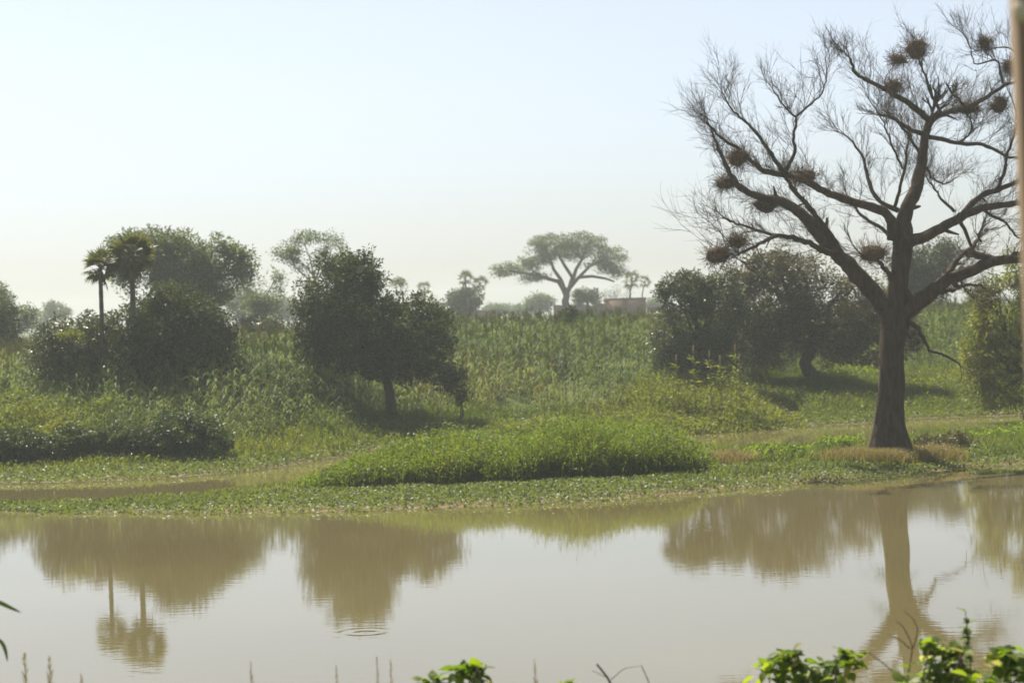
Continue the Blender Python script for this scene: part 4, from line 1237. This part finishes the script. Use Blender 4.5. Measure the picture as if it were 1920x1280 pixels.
def plume(label, px, py, D, hpx, r, lean=0):
    p = np.array(P(px, py, D))
    b = np.array([p[0] - lean * .2, p[1], float(ground_z(p[0], p[1])) - .02])
    root = thing('grass_plume', label, 'grass', b, 'feathery grass plumes on the near bank')
    q = smooth_path([b, (b + p) / 2 + np.array([.01, 0, .05]), p], 10)
    mb = MB(); mb.tube(q, np.linspace(.003, .0012, 10), 4); mb.build('stem', MAT['dry'], root)
    ln = hpx * D / FPX
    n_ = 46
    t = rng.random(n_)
    ax = (q[-1] - q[-3]) / np.linalg.norm(q[-1] - q[-3])
    Pt = q[-1] - ax * ln * t[:, None]
    a = rng.uniform(0, 6.28, n_)
    Dv = np.stack([np.cos(a) * .5, np.sin(a) * .5, np.ones(n_)], 1)
    mb = MB(); leaf_quads(mb, Pt, Dv, unit(n_), r * (.5 + 1.2 * t), r * .1, rng.uniform(0, .8, n_), .02)
    o = mb.build('seed_head', MAT['dry'], root); o['kind'] = 'stuff'


plume('feathery grass plume nearest the lower left corner', 45, 1222, 10, 70, .035)
plume('feathery grass plume, second from the lower left corner', 92, 1232, 10.1, 60, .035)
plume('dark little grass tip beside the two corner plumes', 152, 1262, 10, 30, .02)
plume('faint grass plume standing alone below the palm reflections', 470, 1240, 10.3, 50, .02)
plume('short grass plume to one side of the paired plumes', 630, 1248, 10.2, 45, .02)
plume('taller grass plume of the pair below the ripple rings', 706, 1230, 10, 60, .02)
plume('lower grass plume of the pair below the ripple rings', 732, 1236, 10.1, 55, .02)
plume('pale grass plume next to the small sunlit shrub', 1002, 1238, 10.2, 60, .025)


def reed(label, path, D, wd, mat='bush'):
    pts = [np.array(P(x, y, D)) for x, y in path]
    g0 = np.array([pts[0][0] - .1, pts[0][1], float(ground_z(pts[0][0] - .1, pts[0][1])) - .02])
    root = thing('reed', label, 'reed', g0)
    mb = MB(); mb.tube(smooth_path([g0, g0 * .5 + pts[0] * .5 + np.array([-.06, 0, .1]), pts[0]], 10), .004, 5); mb.build('stem', MAT['bush'], root)
    q = smooth_path(pts, 10)
    t = np.linspace(0, 1, 10); wv = wd * np.sin(np.pi * np.clip(t * .92 + .08, 0, 1)) ** .7
    s = np.cross(np.gradient(q, axis=0), np.array([0.2, 1, .3])); s /= np.linalg.norm(s, axis=1)[:, None]
    V = np.stack([q - s * wv[:, None] / 2, q + s * wv[:, None] / 2 + np.array([0, .004, 0])], 1).reshape(-1, 3)
    mb = MB(); mb.add(V, [(k * 2, k * 2 + 1, k * 2 + 3, k * 2 + 2) for k in range(9)], None, .3)
    mb.build('blade', MAT[mat], root, smooth=True)


reed('long pointed reed blade reaching in from the left edge', [(-30, 1118), (0, 1129), (18, 1138), (40, 1148)], 10, .022)
reed('drooping reed blade just below the long pointed one', [(-20, 1190), (2, 1200), (10, 1215), (14, 1240)], 10.1, .02)

# ------------------------------------------------------------------ vehicle window post at the frame edge, modelled as a standing post outside
D = 4.6
a, b2 = np.array(P(1900, -60, D)), np.array(P(1936, 760, D))
dirv = (a - b2) / np.linalg.norm(a - b2)
foot = b2 - dirv * ((b2[2] - float(ground_z(b2[0], D)) + .1) / dirv[2])
top = a + dirv * .05
post = thing('window_post', 'leaning brown vehicle window post with a pale edge strip at the right frame edge', 'post', foot)


def prism(name, mat, x0, x1, y0, y1, p0, p1):
    mb = MB()
    V = []
    for p in (p0, p1):
        V += [p + np.array([x0 + .004, y0, 0]), p + np.array([x1, y0, 0]), p + np.array([x1, y1, 0]), p + np.array([x0, y1, 0]), p + np.array([x0, y0 + .004, 0])]
    Q = [(k, (k + 1) % 5, (k + 1) % 5 + 5, k + 5) for k in range(5)]
    mb.add(V, Q, [(0, 2, 1), (0, 3, 2), (0, 4, 3), (5, 6, 7), (5, 7, 8), (5, 8, 9)])
    return mb.build(name, MAT[mat], post)


prism('edge_strip', 'beige', 0, .022, 0, .05, foot, top)
prism('post_body', 'brownframe', .0225, .16, .012, .13, foot, top)
lo_, hi_ = np.array(P(1900, 42, D)), np.array(P(1897, 4, D))
prism('metal_band', 'paleframe', .003, .163, -.006, .0, lo_, hi_)

# ------------------------------------------------------------------ air
mb = MB()
mb.box((-640, -100, -1.8), (640, 1000, 15))
m = bpy.data.materials.new('air_haze')
m.use_nodes = True
nt = m.node_tree
nt.nodes.remove(nt.nodes['Principled BSDF'])
v = nt.nodes.new('ShaderNodeVolumePrincipled')
v.inputs['Color'].default_value = (.88, .95, .91, 1)
v.inputs['Density'].default_value = .0008
v.inputs['Anisotropy'].default_value = .2
nt.links.new(v.outputs[0], nt.nodes['Material Output'].inputs['Volume'])
tag(mb.build('haze', m), 'thin pale haze filling the air', kind='stuff')
